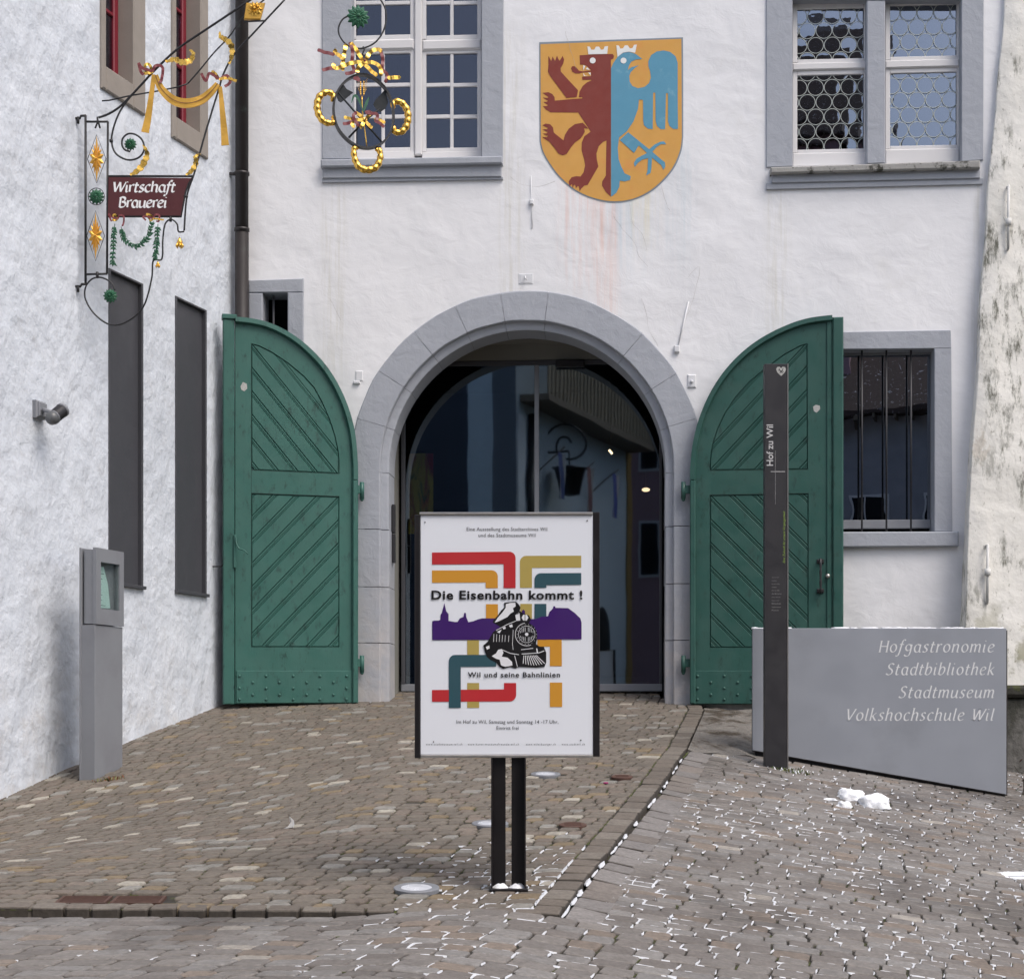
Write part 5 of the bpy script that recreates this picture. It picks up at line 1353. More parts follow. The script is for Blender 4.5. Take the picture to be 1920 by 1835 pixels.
# ------------------------------------------------------------------ things in the paving
for i, (x, y, r_) in enumerate(DISCS):
    if i >= 5: continue
    z = z_ramp(x, y); sl_ = (z_ramp(x, y+.1)-z_ramp(x, y-.1))/.2; slx = (z_ramp(x+.1, y)-z_ramp(x-.1, y))/.2
    Mx = Matrix.Translation((x, y, z+.008)) @ Matrix.Rotation(math.atan(sl_), 4, 'X') @ Matrix.Rotation(-math.atan(slx), 4, 'Y')
    n = 32
    if i < 3:
        t = thing('ground_light', ('round recessed ground light with a pale glass, left of the poster stand' , 'round recessed ground light half hidden by the post of the poster stand', 'round recessed ground light nearest the gate, right of the poster post')[i], 'ground light', Mx, group='recessed ground lights in the cobbled ramp')
        m = M(); prof = [(r_, -.03), (r_, .003), (r_*.97, .006), (r_*.70, .006), (r_*.68, .002)]
        m.add([(a*cos(2*pi*j/n), a*sin(2*pi*j/n), b) for a, b in prof for j in range(n)], [(k*n+j, k*n+(j+1) % n, (k+1)*n+(j+1) % n, (k+1)*n+j) for k in range(len(prof)-1) for j in range(n)])
        m.obj('steel_ring', MAT['metal'], t)
        m = M(); m.add([(r_*.68*cos(2*pi*j/n), r_*.68*sin(2*pi*j/n), .004) for j in range(n)]+[(0, 0, .009)], [(j, (j+1) % n, n) for j in range(n)]); m.obj('lens', pm('frosted lens', (.62, .64, .68), .25, .03, 5, bump=0), t)
    else:
        m = M(); m.add([(a*cos(2*pi*j/n), a*sin(2*pi*j/n), b) for a, b in ((r_, -.03), (r_, .002), (r_*.9, .005)) for j in range(n)], [(k*n+j, k*n+(j+1) % n, (k+1)*n+(j+1) % n, (k+1)*n+j) for k in range(2) for j in range(n)]+[tuple(range(2*n, 3*n))])
        for q in (-.45, 0, .45): m.box(-r_*.6, r_*.6, q*r_-.005, q*r_+.005, .005, .008)
        o = m.obj('valve_cover', MAT['rust']); o.matrix_world = Mx; tagm(o, 'small round rusty cover in the cobbles nearer the gate' if i == 3 else 'small round rusty cover in the cobbles beside the poster post', 'cover')
# drain grate
g0, g1 = GRATE[0], GRATE[2]; gz = z_ramp((g0[0]+g1[0])/2, (g0[1]+g1[1])/2)
t = thing('drain_grate', 'two part iron drain grate let into the cobbles behind the front kerb', 'drain', Matrix.Translation(((g0[0]+GRATE[1][0])/2, (g0[1]+g1[1])/2, gz+.002)) @ Matrix.Rotation(math.atan(.1), 4, 'X'))
gw = (GRATE[1][0]-g0[0])/2; gd_ = (g1[1]-g0[1])/2
for s_ in (-1, 1):
    m = M(); x0_, x1_ = (.012, gw) if s_ > 0 else (-gw, -.012)
    m.box(x0_, x0_+.015, -gd_, gd_, -.03, .004); m.box(x1_-.015, x1_, -gd_, gd_, -.03, .004); m.box(x0_+.015, x1_-.015, -gd_, -gd_+.014, -.03, .004); m.box(x0_+.015, x1_-.015, gd_-.014, gd_, -.03, .004)
    m.obj('grate_frame', MAT['rust'], t)
    for k in range(5):
        y_ = -gd_+.014+(2*gd_-.028)*(k+.5)/5
        m = M(); m.box(x0_+.015, x1_-.015, y_-.007, y_+.007, -.02, .003); m.obj('grate_bar', MAT['rust'], t)
# snow lumps
def lump(name, label, cx_, cy_, fn, rx, ry, rz, seed, mat=MAT['snow'], amp=.25, cat_='snow', rot=0.0, sub_=4, freq=3.0):
    bm = bmesh.new(); bmesh.ops.create_icosphere(bm, subdivisions=sub_, radius=1)
    for v in bm.verts:
        p = v.co.copy(); k = 1+amp*noise.noise(p*freq*.5+Vector((seed, 0, 0)))+amp*.4*noise.noise(p*freq*1.6+Vector((0, seed, 0)))
        v.co = Vector((p.x*rx*k, p.y*ry*k, max(-.3, p.z)*rz*k))
    me = bpy.data.meshes.new(name); bm.to_mesh(me); bm.free(); me.materials.append(mat); me.polygons.foreach_set('use_smooth', [True]*len(me.polygons))
    o = bpy.data.objects.new(name, me); COL.objects.link(o); o.location = (cx_, cy_, fn(cx_, cy_)+rz*.15); o.rotation_euler = (0, 0, rot)
    if label: tagm(o, label, cat_)
    return o
h1 = hit(1637, 1512); lump('snow_lump', 'largest wedge shaped lump of snow on the paving before the sign wall', h1[0], h1[1], z_street, .14, .10, .085, 3, rot=-.4, amp=.35)
h1 = hit(1598, 1502); lump('snow_lump', 'rounded lump of snow touching the left of the largest lump', h1[0], h1[1]+.08, z_street, .12, .09, .075, 9, amp=.35)
h1 = hit(1583, 1513); lump('snow_lump', 'small low crumb of snow at the left foot of the snow lumps', h1[0], h1[1], z_street, .06, .05, .04, 5, amp=.35)
h1 = hit(1555, 1500); lump('snow_lump', 'thin flat splinter of snow furthest left of the snow lumps', h1[0], h1[1], z_street, .06, .04, .014, 6, amp=.4)
h1 = hit(1895, 1640); lump('snow_patch', 'flat white patch of snow at the right edge of the street', h1[0]+.12, h1[1], z_street, .62, .14, .035, 2, amp=.35, freq=2.6, sub_=5)
h1 = hit(537, 1554, z_ramp); m = M()
P_ = [(-.05, -.005), (-.02, .0), (.01, .015), (.035, .055), (.02, .09), (.05, .06), (.045, .01), (.0, -.01)]
m.add([(a, -b*.1, .004+max(0, b)*.9) for a, b in P_]+[(a, .006+.012, .002+max(0, b)*.5) for a, b in P_], [tuple(range(8)), tuple(range(15, 7, -1))]+[(i, (i+1) % 8, 8+(i+1) % 8, 8+i) for i in range(8)])
o = m.obj('paper_scrap', MAT['white']); o.location = h1; tagm(o, 'curled white scrap lying alone on the cobbled ramp', 'litter')
h1 = hit(1135, 1470, z_ramp); m = M(); m.ball((0, 0, .008), .014, 8, sc=(1.3, 1, .6)); m.ball((.015, .01, .008), .009, 6); o = m.obj('petal', pm('magenta petal', (.3, .02, .12), .6)); o.location = h1; tagm(o, 'tiny magenta petal on the cobbles right of the poster stand', 'petal')

# the big threshold rock beside the ramp
rk = M(); n1, n2 = 34, 30
c00 = hit(1287, 1402); 
fr_l = hit(1286, 1408); fr_r = (2.42, 15.4)
def rp(u, v):
    y = 14.78+u*(17.72-14.78); xl_ = lerp_y(GR, y)+.005; xr_ = 3.0
    if u < .3: pass
    x = xl_+(xr_-xl_)*v
    yo = y+(1-u)*v*.72                      # front edge recedes to the right
    zf = z_ramp(min(x, lerp_y(GR, min(yo, 18))), min(yo, 17.9))
    z = zf-.004-.32*max(0, (v-.35))*max(0, 1-u*1.25)-.14*(1-u)**3*(v**.5)+.035*noise.noise(Vector((x*2.2, yo*1.6, 1)))*min(1, v*8)+.022*noise.noise(Vector((x*6, yo*4, 3)))*min(1, v*8)
    return (x, yo, z)
vs = [rp(j/n2, i/n1) for j in range(n2+1) for i in range(n1+1)]
f = [(j*(n1+1)+i, j*(n1+1)+i+1, (j+1)*(n1+1)+i+1, (j+1)*(n1+1)+i) for j in range(n2) for i in range(n1)]
rk.add(vs, f, 0, True)
fr = vs[:n1+1]; b0 = len(rk.v)
rk.add([(x, y+.01, z) for x, y, z in fr]+[(x, y+.05, z-.45) for x, y, z in fr], [(i, i+1, n1+2+i, n1+1+i) for i in range(n1)], 0, True)
ro = fixn(rk.obj('boulder', MAT['rock'])); tagm(ro, 'broad sloping grey brown rock under the right gate leaf', 'rock')

# weeds by the stele and dark plant at the right edge
def tuft(name, label, base, n, h_, spread, mats, wl_=.006, seed=1):
    m = M(); rr = random.Random(seed)
    for i in range(n):
        a = rr.uniform(0, 2*pi); r_ = rr.uniform(0, spread); x, y = base[0]+r_*cos(a), base[1]+r_*sin(a)*.5; z = zg(x, y)-.01
        hh = h_*rr.uniform(.4, 1); b = rr.uniform(0, 2*pi); l = hh*rr.uniform(.2, .9)
        p0, p1, p2 = Vector((x, y, z)), Vector((x+cos(b)*l*.35, y+sin(b)*l*.35, z+hh*.7)), Vector((x+cos(b)*l, y+sin(b)*l, z+hh))
        s_ = Vector((-sin(b), cos(b), 0))*wl_
        m.add([p0-s_, p0+s_, p1+s_*1.4, p1-s_*1.4, p2], [(0, 1, 2, 3), (3, 2, 4)], rr.randrange(len(mats)))
    o = m.obj(name, mats, kind='stuff'); tagm(o, label, 'weeds', kind='stuff'); return o
gm1 = pm('pale dry grass', (.22, .22, .09), .8); gm2 = pm('fresh moss green', (.07, .10, .025), .8)
tuft('weeds', 'dry grass and moss round the foot of the stele', (sb[0]+.12, sb[1]+.0), 240, .045, .2, [gm1, gm2, MAT['snow']], .004)
h1 = hit(202, 1462, z_ramp); tuft('weeds', 'few brown weeds at the foot of the display kiosk', (h1[0]+.02, h1[1]-.02), 60, .05, .14, [gm1, pm('brown weed', (.18, .07, .03), .8)], .004, 4)
# dark shrub behind the right end of the sign wall
shb = thing('shrub', 'small dark red leaved plant between the sign wall and the low stone wall', 'plant', Matrix.Translation((rb[0]+.32, rb[1]+.25, rb[2])))
m = M(); rr = random.Random(5)
for i in range(420):
    c = Vector((rr.uniform(-.16, .6), rr.uniform(-.2, .2), rr.uniform(-.1, .34)*rr.random()+.02)); d = Vector((rr.uniform(-1, 1), rr.uniform(-1, 1), rr.uniform(-.4, 1))).normalized(); s_ = d.orthogonal().normalized(); l = rr.uniform(.02, .045)
    m.add([c, c+d*l*.5+s_*l*.3, c+d*l, c+d*l*.5-s_*l*.3], [(0, 1, 2, 3)], rr.randrange(3))
o = m.obj('foliage', [pm('dark green leaf', (.02, .03, .012), .5), pm('dark red leaf', (.06, .018, .014), .5), pm('brown twig', (.03, .02, .015), .8)], shb, kind='stuff')
m = M()
for i in range(9): a = rr.uniform(-.1, .5); m.tube([(a, 0, -.15), (a+rr.uniform(-.05, .05), rr.uniform(-.1, .1), .12), (a+rr.uniform(-.1, .1), rr.uniform(-.1, .1), rr.uniform(.2, .34))], [.006, .004, .002], 5)
m.obj('stem', pm('brown twig bark', (.04, .028, .02), .8), shb)
# ------------------------------------------------------------------ brewery hanging sign
ap = lp(142, 225); aw = LW.world(ap[0], 0, 0)
BP = PL((aw.x, aw.y), 0, 0)      # plane of the bracket
bs = thing('hanging_inn_sign', 'dark red inn sign on an ornate black and gold wrought iron bracket', 'sign', BP.m)
def b1(L): return [BP.pt(a/2.867, b/2.867) for a, b in L]
IR, GO, GP = MAT['iron'], MAT['gold'], MAT['goldp']
def itube(name, L, r, k=6, y=0.0, par=bs, P=b1, mat=IR, n=8):
    C = cat(P(L), k) if k > 1 else P(L)
    m = M(); m.tube([(a, y, b) for a, b in C], r, n); return m.obj(name, mat, par)
itube('bracket_post', [(460, 622), (460, 1528)], .011, 1); itube('bracket_post', [(580, 655), (575, 1472)], .010, 1)
itube('cross_bar', [(462, 655), (580, 655)], .010, 1); itube('cross_bar', [(462, 1475), (576, 1472)], .010, 1)
for L in ([(400, 637), (430, 637), (435, 624), (462, 622)], [(398, 1540), (432, 1540), (440, 1528), (462, 1527)]):
    itube('wall_fixing', L, .012, 1)
for (zx, zy) in ((420, 637), (420, 1542)):
    itube('fixing_pin', [(zx, zy-8), (zx, zy+28)], .012, 1)
itube('collar', [(524, 630), (524, 660), (512, 690)], .008, 1); itube('collar', [(524, 640), (530, 662), (538, 690)], .008, 1); itube('collar', [(523, 1462), (523, 1495)], .013, 1); itube('collar', [(590, 758), (606, 758)], .016, 1)
main = [(530, 633), (580, 615), (640, 578), (700, 520), (770, 445), (840, 370), (960, 260), (1120, 152), (1300, 32), (1450, -70), (1640, -190)]
itube('main_arm', main, .0105)
itube('second_arm', [(840, 372), (760, 455), (690, 535), (640, 610), (610, 690), (600, 760), (622, 825), (685, 860), (745, 848), (775, 805), (765, 755), (730, 725), (690, 720), (660, 745), (656, 780), (672, 806), (700, 815)], .0085)
itube('stay_rod', [(548, 543), (585, 541), (700, 515), (850, 490), (960, 468), (1010, 450)], .007, 1); itube('stay_rod', [(1010, 450), (1080, 370), (1150, 285), (1230, 200), (1310, 92), (1420, 0), (1560, -120)], .007)
itube('hanging_rod', [(1530, 0), (1376, 165), (1262, 290), (1205, 390), (1170, 500), (1100, 730), (1045, 930), (1005, 1055), (990, 1240)], .0085)
itube('lower_scroll', [(990, 1245), (960, 1245), (952, 1205), (920, 1180), (888, 1205), (875, 1290), (870, 1392), (824, 1402), (815, 1500), (770, 1650), (680, 1730), (592, 1745), (510, 1690), (460, 1610), (460, 1545), (495, 1500), (545, 1492), (598, 1520), (618, 1560)], .0075)
itube('tie', [(985, 1056), (1010, 1056)], .013, 1); itube('tie', [(917, 1165), (917, 1192)], .012, 1)
bd = b1([(585, 955), (1033, 960), (1012, 985), (995, 1030), (972, 1162), (580, 1162)])
m = M(); m.prism(bd, -.012, .012, ch=.002); fixn(m.obj('sign_board', MAT['maroon'], bs))
m = M(); rim = b1([(583, 948), (1035, 948), (1012, 988), (997, 1030), (974, 1164), (579, 1164)]); m.tube([(a, 0, b) for a, b in rim], .011, 6, closed=True); m.obj('board_rim', IR, bs)
for t_, xa_, xb_, yb, xh_ in (('Wirtschaft', 610, 940, 1034, 37), ('Brauerei', 640, 895, 1117, 37)):
    A, B, Cc = b1([(xa_, yb), (xb_, yb), (xa_, yb-xh_)])
    m = M(); script_line(m, t_, A[0], B[0], A[1], Cc[1]-A[1], .0135, nib=.31, na=38, tmin=.05, shear=.10, sp=.02); m.obj('lettering', MAT['white'], bs)
def diamond(cx_, cy_, hw, hh):
    o_ = b1([(cx_-hw, cy_), (cx_, cy_+hh), (cx_+hw, cy_), (cx_, cy_-hh)])
    m = M(); m.tube([(a, 0, b) for a, b in o_], .0035, 6, closed=True); m.obj('diamond_frame', IR, bs)
    m = M(); c = b1([(cx_, cy_)])[0]; kx = (o_[2][0]-o_[0][0])/2; kz = (o_[3][1]-o_[1][1])/2
    N = 14
    for i in range(N):
        a = 2*pi*(i+.5)/N; ln = 1/(abs(cos(a))+abs(sin(a)))*.95
        tip = (c[0]+kx*cos(a)*ln, c[1]+kz*sin(a)*ln); w0 = .5*2*pi/N
        l_ = [(c[0]+kx*cos(a+s_*w0)*ln*.62, c[1]+kz*sin(a+s_*w0)*ln*.62) for s_ in (-1, 1)]
        m.add([(c[0], -.012, c[1]), (l_[0][0], -.002, l_[0][1]), (tip[0], -.004, tip[1]), (l_[1][0], -.002, l_[1][1]), ((c[0]+tip[0]*1.2)/2.2, -.015, (c[1]+tip[1]*1.2)/2.2)], [(0, 1, 4), (1, 2, 4), (2, 3, 4), (3, 0, 4)])
    m.ball((c[0], -.014, c[1]), .009, 8); fixn(m.obj('gilded_leaf', GP, bs))
diamond(520, 855, 50, 130); diamond(514, 1268, 48, 135)
def rosette(name, c, r, par, N=12, mat=None, lay=2, y=0.0):
    m = M()
    for L_ in range(lay):
        for i in range(N):
            a = 2*pi*(i+.5*L_)/N; rr = r*(1-.28*L_); w_ = rr*.24
            d, s_ = (cos(a), sin(a)), (-sin(a), cos(a)); y0_ = y-.006-.010*L_
            P = [(c[0]+d[0]*rr*.12, y0_-.004, c[1]+d[1]*rr*.12), (c[0]+d[0]*rr*.62+s_[0]*w_, y0_, c[1]+d[1]*rr*.62+s_[1]*w_), (c[0]+d[0]*rr, y0_+.006, c[1]+d[1]*rr), (c[0]+d[0]*rr*.62-s_[0]*w_, y0_, c[1]+d[1]*rr*.62-s_[1]*w_), (c[0]+d[0]*rr*.6, y0_-.012, c[1]+d[1]*rr*.6)]
            m.add(P, [(0, 1, 4), (1, 2, 4), (2, 3, 4), (3, 0, 4)])
            m.add([(x, yy_+.02, z) for x, yy_, z in P[:4]], [(3, 2, 1, 0)])
    m.ball((c[0], y-.026, c[1]), r*.17, 8); return m.obj(name, mat or MAT['leafg'], par)
for (cx_, cy_, r_) in ((518, 1057, 48), (700, 775, 38), (592, 1590, 44)): 
    c = b1([(cx_, cy_)])[0]; rosette('rosette', c, r_/2.867/235, bs)
c = b1([(518, 1057)])[0]; m = M(); m.tube([(c[0]+.071*cos(a*pi/12), 0, c[1]+.075*sin(a*pi/12)) for a in range(24)], .0035, 6, closed=True); m.obj('rosette_ring', IR, bs)
def leafscroll(L, w_, name='gilded_scroll', par=bs, P=b1, mat=GO):
    C = cat(P(L), 6); n = len(C); W = [w_*(.25+.9*sin(pi*min(1, (i/(n-1))**.8)))*(1+.25*sin(i*1.9)) for i in range(n)]
    m = M(); m.ribbon(C, W, -.010, .006, crinkle=.004, cn=60); return fixn(m.obj(name, mat, par))
leafscroll([(700, 942), (745, 915), (780, 865), (790, 820), (768, 780)], .022); leafscroll([(1000, 942), (1035, 915), (1055, 870), (1050, 845), (1078, 828)], .018)
leafscroll([(890, 333), (940, 322), (985, 338), (1025, 325), (1040, 290), (1018, 268)], .021); leafscroll([(1232, 345), (1248, 290), (1240, 240), (1205, 210), (1185, 200), (1182, 172)], .021)
# swag and tails
C = cat(b1([(838, 410), (868, 480), (930, 540), (1005, 560), (1080, 542), (1140, 495), (1172, 455)]), 6); n = len(C)
m = M(); m.ribbon(C, [.022+.02*sin(pi*i/(n-1)) for i in range(n)], -.02, -.008, crinkle=.003, cn=25); fixn(m.obj('gilded_swag', GP, bs))
m = M(); m.ribbon(C, .004, -.0245); m.obj('swag_crease', pm('dull old gold', (.25, .12, .03), .6), bs)
for L in ([(828, 405), (815, 520), (800, 620), (782, 716)], [(1185, 470), (1195, 580), (1205, 690), (1212, 785)]):
    C = cat(b1(L), 5); n = len(C); m = M(); m.ribbon(C, [.016+.018*i/(n-1) for i in range(n)], -.018, -.008, crinkle=.003, cn=20); fixn(m.obj('gilded_tail', GP, bs))
def bow(c, s_, par, P, mats=(GO, MAT['rose']), loops=None, name='ribbon_bow'):
    loops = loops or [[(0, 0), (-18, -38), (-40, -30), (-25, 10), (0, 0)], [(0, 0), (20, -32), (55, -20), (50, 40), (40, 62)], [(0, 0), (-30, 12), (-48, 8)], [(0, 0), (-55, -18), (-72, -42), (-60, 5), (-45, 18)]]
    for i, L in enumerate(loops):
        C = cat(P([(c[0]+a*s_, c[1]+b*s_) for a, b in L]), 7)
        m = M(); m.ribbon(C, .0125*s_, -.022-.003*i, -.019-.003*i, crinkle=.003, cn=110); fixn(m.obj(name, mats[i % 2 if i != 2 else 0], par))
bow((822, 390), 1.0, bs, b1); bow((1180, 432), 1.0, bs, b1, loops=[[(0, 0), (-20, -30), (-35, -40), (-10, 0)], [(0, 5), (40, -20), (60, 15), (30, 40)], [(0, 0), (50, -5), (95, 12)], [(0, 0), (-50, -30), (-70, 10), (-95, -30)]])
bow((635, 1182), .62, bs, b1); bow((825, 1180), .62, bs, b1, loops=[[(0, 0), (-20, -30), (-55, -40), (-20, 15), (0, 0)], [(0, 0), (20, -32), (55, -30), (50, 20), (30, 22)], [(0, 0), (50, 5), (95, 12)], [(0, 0), (-55, -18), (-85, -12), (-60, 15)]])
# green garlands: single tin leaves
leafm = M(); leafm.add([(0, 0, 0), (.012, -.006, .016), (0, -.002, .044), (-.012, -.006, .016), (0, -.012, .018)], [(0, 1, 4), (1, 2, 4), (2, 3, 4), (3, 0, 4), (0, 3, 2, 1)])
_l = leafm.obj('garland_leaf', MAT['leafg']); leaf_me = _l.data; bpy.data.objects.remove(_l)
for L in ([(618, 1205), (612, 1300), (608, 1420)], [(652, 1220), (672, 1290), (730, 1325), (792, 1285), (818, 1210)], [(850, 1205), (845, 1300), (836, 1385)]):
    C = cat(b1(L), 12); acc = 0; last = C[0]
    m = M(); m.tube([(a, -.006, b) for a, b in C], .0035, 6); m.obj('garland_stem', MAT['leafg'], bs)
    for i in range(1, len(C)):
        acc += hypot(C[i][0]-last[0], C[i][1]-last[1]); 
        dx, dz = C[i][0]-last[0], C[i][1]-last[1]; last = C[i]
        if acc > .021:
            acc = 0
            for s_ in (-1, 0, 1):
                o = bpy.data.objects.new('garland_leaf', leaf_me); COL.objects.link(o); o.parent = bs; o.location = (C[i][0], -.008-.003*abs(s_), C[i][1])
                ang = atan2(dx, dz)+s_*.75+R.uniform(-.2, .2); o.rotation_euler = (R.uniform(-.3, .3), ang, R.uniform(-.4, .4)); k = R.uniform(.85, 1.15); o.scale = (k, k, k)
def bud(c, s_, par, P, mat=GO):
    p = P([c])[0]; m = M()
    m.tube([(p[0], 0, p[1]+.03*s_), (p[0], 0, p[1]+.015*s_), (p[0]+.002, 0, p[1]-.01*s_), (p[0], 0, p[1]-.05*s_)], [.004*s_, .012*s_, .026*s_, .010*s_], 8)
    for a in range(5): q = 2*pi*a/5; m.tube([(p[0]+.015*s_*cos(q), .015*s_*sin(q), p[1]-.02*s_), (p[0]+.03*s_*cos(q), .03*s_*sin(q), p[1]-.045*s_), (p[0]+.022*s_*cos(q), .022*s_*sin(q), p[1]-.065*s_)], [.008*s_, .009*s_, .002], 5)
    m.obj('gilded_bud', mat, par)
bud((965, 1295), 1.05, bs, b1); bud((848, 1415), .62, bs, b1)
# gilded leaf square at the top, where the arms cross
c = b1([(1372, 55)])[0]; q = b1([(1325, 20), (1425, 20), (1400, 110), (1312, 108)])
m = M(); m.prism(q, -.02, .01, ch=.008); fixn(m.obj('gilded_plate', GP, bs)); rosette('gilded_rosette', c, .07, bs, 10, GO, 2, y=-.02)
itube('cross_bar', [(1310, 118), (1430, 112)], .008, 1)

# ------------------------------------------------------------------ hanging brewers' emblem
ec = BP.pt(684, 200); ew = BP.world(ec[0], 0); EP = PL((ew.x, ew.y), radians(14), 0)
em = thing('brewers_emblem', "round hanging brewers' emblem of gold pretzels, black tools and a wheat ear", 'sign', EP.m)
def e1(L): return [EP.pt(560+a/4.571, b/4.571) for a, b in L]
def et(name, L, r, k=5, y=0.0, mat=IR, n=8, closed=False):
    C = cat(e1(L), k, closed) if k > 1 else e1(L); m = M(); m.tube([(a, y, b) for a, b in C], r, n, closed=closed); return m.obj(name, mat, em)
et('hanging_ring', [(425, 138), (375, 170), (342, 240), (352, 310), (405, 380), (480, 412), (560, 412), (650, 370), (715, 290), (748, 190), (745, 90), (715, 20), (690, -10), (640, -60)], .0075)
et('hook', [(552, 400), (562, 430), (545, 470), (550, 530)], .007)
c = e1([(507, 150)])[0]; rosette('rosette', c, .105, em, 12, None, 2, -.02)
# black hoop: flat band
H = cat(e1([(480, 655), (400, 700), (330, 790), (300, 900), (305, 1010), (340, 1110), (410, 1195), (500, 1255), (600, 1272), (690, 1245), (760, 1180), (805, 1080), (810, 960), (785, 850), (730, 750), (650, 680), (560, 645)]), 5, True)
m = M(); n = len(H); cc = (sum(a for a, b in H)/n, sum(b for a, b in H)/n); vs = []
for a, b in H:
    dx, dz = a-cc[0], b-cc[1]; l = hypot(dx, dz); dx /= l; dz /= l
    for r_, y_ in ((-.008, -.028), (.008, -.028), (.008, .028), (-.008, .028)): vs.append((a+dx*r_, y_, b+dz*r_))
m.add(vs, [(i*4+k, ((i+1) % n)*4+k, ((i+1) % n)*4+(k+1) % 4, i*4+(k+1) % 4) for i in range(n) for k in range(4)]); fixn(m.obj('hoop', IR, em))
def scallop(L):
    C = cat(e1(L), 8); m = M(); n = len(C); acc = 0; r_ = []
    for i in range(n):
        if i: acc += hypot(C[i][0]-C[i-1][0], C[i][1]-C[i-1][1])
        r_.append((.026+.008*abs(sin(acc*pi/.055)))*(.65+.35*sin(pi*i/(n-1))))
    m.tube([(a, 0, b) for a, b in C], r_, 12); 
    for e in (C[0], C[-1]): m.ball((e[0], 0, e[1]), .014, 8)
    m.obj('gilded_pretzel', GO, em)
scallop([(285, 862), (300, 818), (240, 792), (178, 832), (158, 920), (180, 1000), (230, 1050), (300, 1050), (298, 1000)])
scallop([(812, 925), (812, 880), (870, 875), (922, 930), (938, 1010), (918, 1090), (870, 1135), (812, 1125), (820, 1090)])
scallop([(505, 1270), (475, 1275), (478, 1350), (515, 1430), (590, 1458), (665, 1430), (700, 1350), (690, 1285), (665, 1285)])
DG = pm('dark grey tin', (.018, .022, .026), .75, .2, 10)
m = M(); m.prism(e1([(375, 718), (410, 768), (466, 798), (362, 884), (338, 868), (312, 800)]), -.012, -.004); fixn(m.obj('malt_shovel_blade', DG, em))
m = M(); m.prism(e1([(742, 768), (768, 880), (745, 930), (700, 962), (655, 925), (640, 895), (655, 860)]), -.0, .008); fixn(m.obj('scoop_blade', DG, em))
et('tool_handle', [(330, 790), (500, 985), (640, 1140), (718, 1228)], .009, 1, -.008, DG); et('tool_handle', [(700, 930), (560, 1040), (430, 1180)], .009, 1, .004, DG)
et('wheat_stalk', [(540, 830), (545, 960), (562, 1100), (582, 1262)], .005, 3, -.014, GO)
m = M()
for i in range(7):
    for s_ in (-1, 1):
        p = e1([(542+s_*14, 815-i*17)])[0]; m.ball((p[0], -.018, p[1]), .010, 6, sc=(.7, .7, 1.4)); q = e1([(542+s_*(38+2*i), 770-i*15)])[0]; m.tube([(p[0], -.018, p[1]), (q[0], -.02, q[1])], [.002, .0008], 4)
m.obj('wheat_ear', GO, em)
for L in ([(550, 968), (525, 890), (495, 835), (470, 832), (450, 890)], [(552, 968), (575, 900), (600, 840)]):
    C = cat(e1(L), 5); nn = len(C); m = M(); m.ribbon(C, [.011*sin(pi*(i+.3)/(nn))+.001 for i in range(nn)], -.02, -.016); fixn(m.obj('wheat_leaf', MAT['leafg'], em))
def strip(L, w_, mat, y):
    C = cat(e1(L), 8); nn = len(C); m = M(); m.ribbon(C, [w_*(.35 if i in (0, nn-1) else 1) for i in range(nn)], y, y+.004, crinkle=.004, cn=85); fixn(m.obj('ribbon', mat, em))
RS = MAT['rose']
for i, (L, mt) in enumerate((([(550, 560), (510, 480), (470, 420), (440, 385)], GO), ([(430, 380), (455, 460), (450, 560), (470, 630), (390, 650)], RS), ([(400, 395), (385, 470), (372, 560), (370, 625)], GO), ([(550, 560), (480, 555), (400, 575), (320, 605), (290, 590), (300, 565)], GO), ([(310, 605), (250, 610), (192, 625)], RS),
        ([(380, 530), (330, 495), (300, 470), (315, 450)], GO), ([(300, 492), (220, 475), (152, 452)], RS), ([(555, 560), (600, 480), (660, 450), (700, 470)], GO), ([(690, 462), (710, 540), (705, 620), (745, 670), (730, 735)], RS), ([(555, 565), (640, 570), (690, 620), (690, 680)], GO), ([(550, 575), (600, 630), (660, 680)], GO), ([(545, 570), (500, 610), (490, 650)], GO), ([(745, 700), (860, 695)], GO), ([(480, 690), (500, 720), (455, 700)], RS))):
    strip(L, .0165 if mt is GO else .015, mt, -.045-.004*i)
for i, (L, mt) in enumerate((([(560, 1045), (520, 1000), (485, 975)], GO), ([(560, 1045), (460, 1035), (382, 1015)], GO), ([(560, 1045), (600, 1090), (625, 1110)], GO), ([(560, 1045), (530, 1100), (520, 1110)], GO), ([(560, 1040), (600, 1000), (630, 980)], GO), ([(640, 1035), (690, 1050), (735, 1068)], GO), ([(480, 1040), (430, 1070), (370, 1080)], RS), ([(490, 980), (460, 1010), (480, 1060), (510, 1100)], RS), ([(610, 975), (570, 985), (660, 1000), (660, 1050)], RS), ([(640, 1050), (690, 1080), (725, 1110)], RS), ([(460, 1060), (450, 1090), (470, 1115)], GO))):
    strip(L, .014, mt, -.035-.003*i)
m = M(); p = e1([(550, 560)])[0]; m.ball((p[0], -.11, p[1]), .012); p = e1([(562, 1045)])[0]; m.ball((p[0], -.075, p[1]), .010); m.obj('ribbon_knot', RS, em)

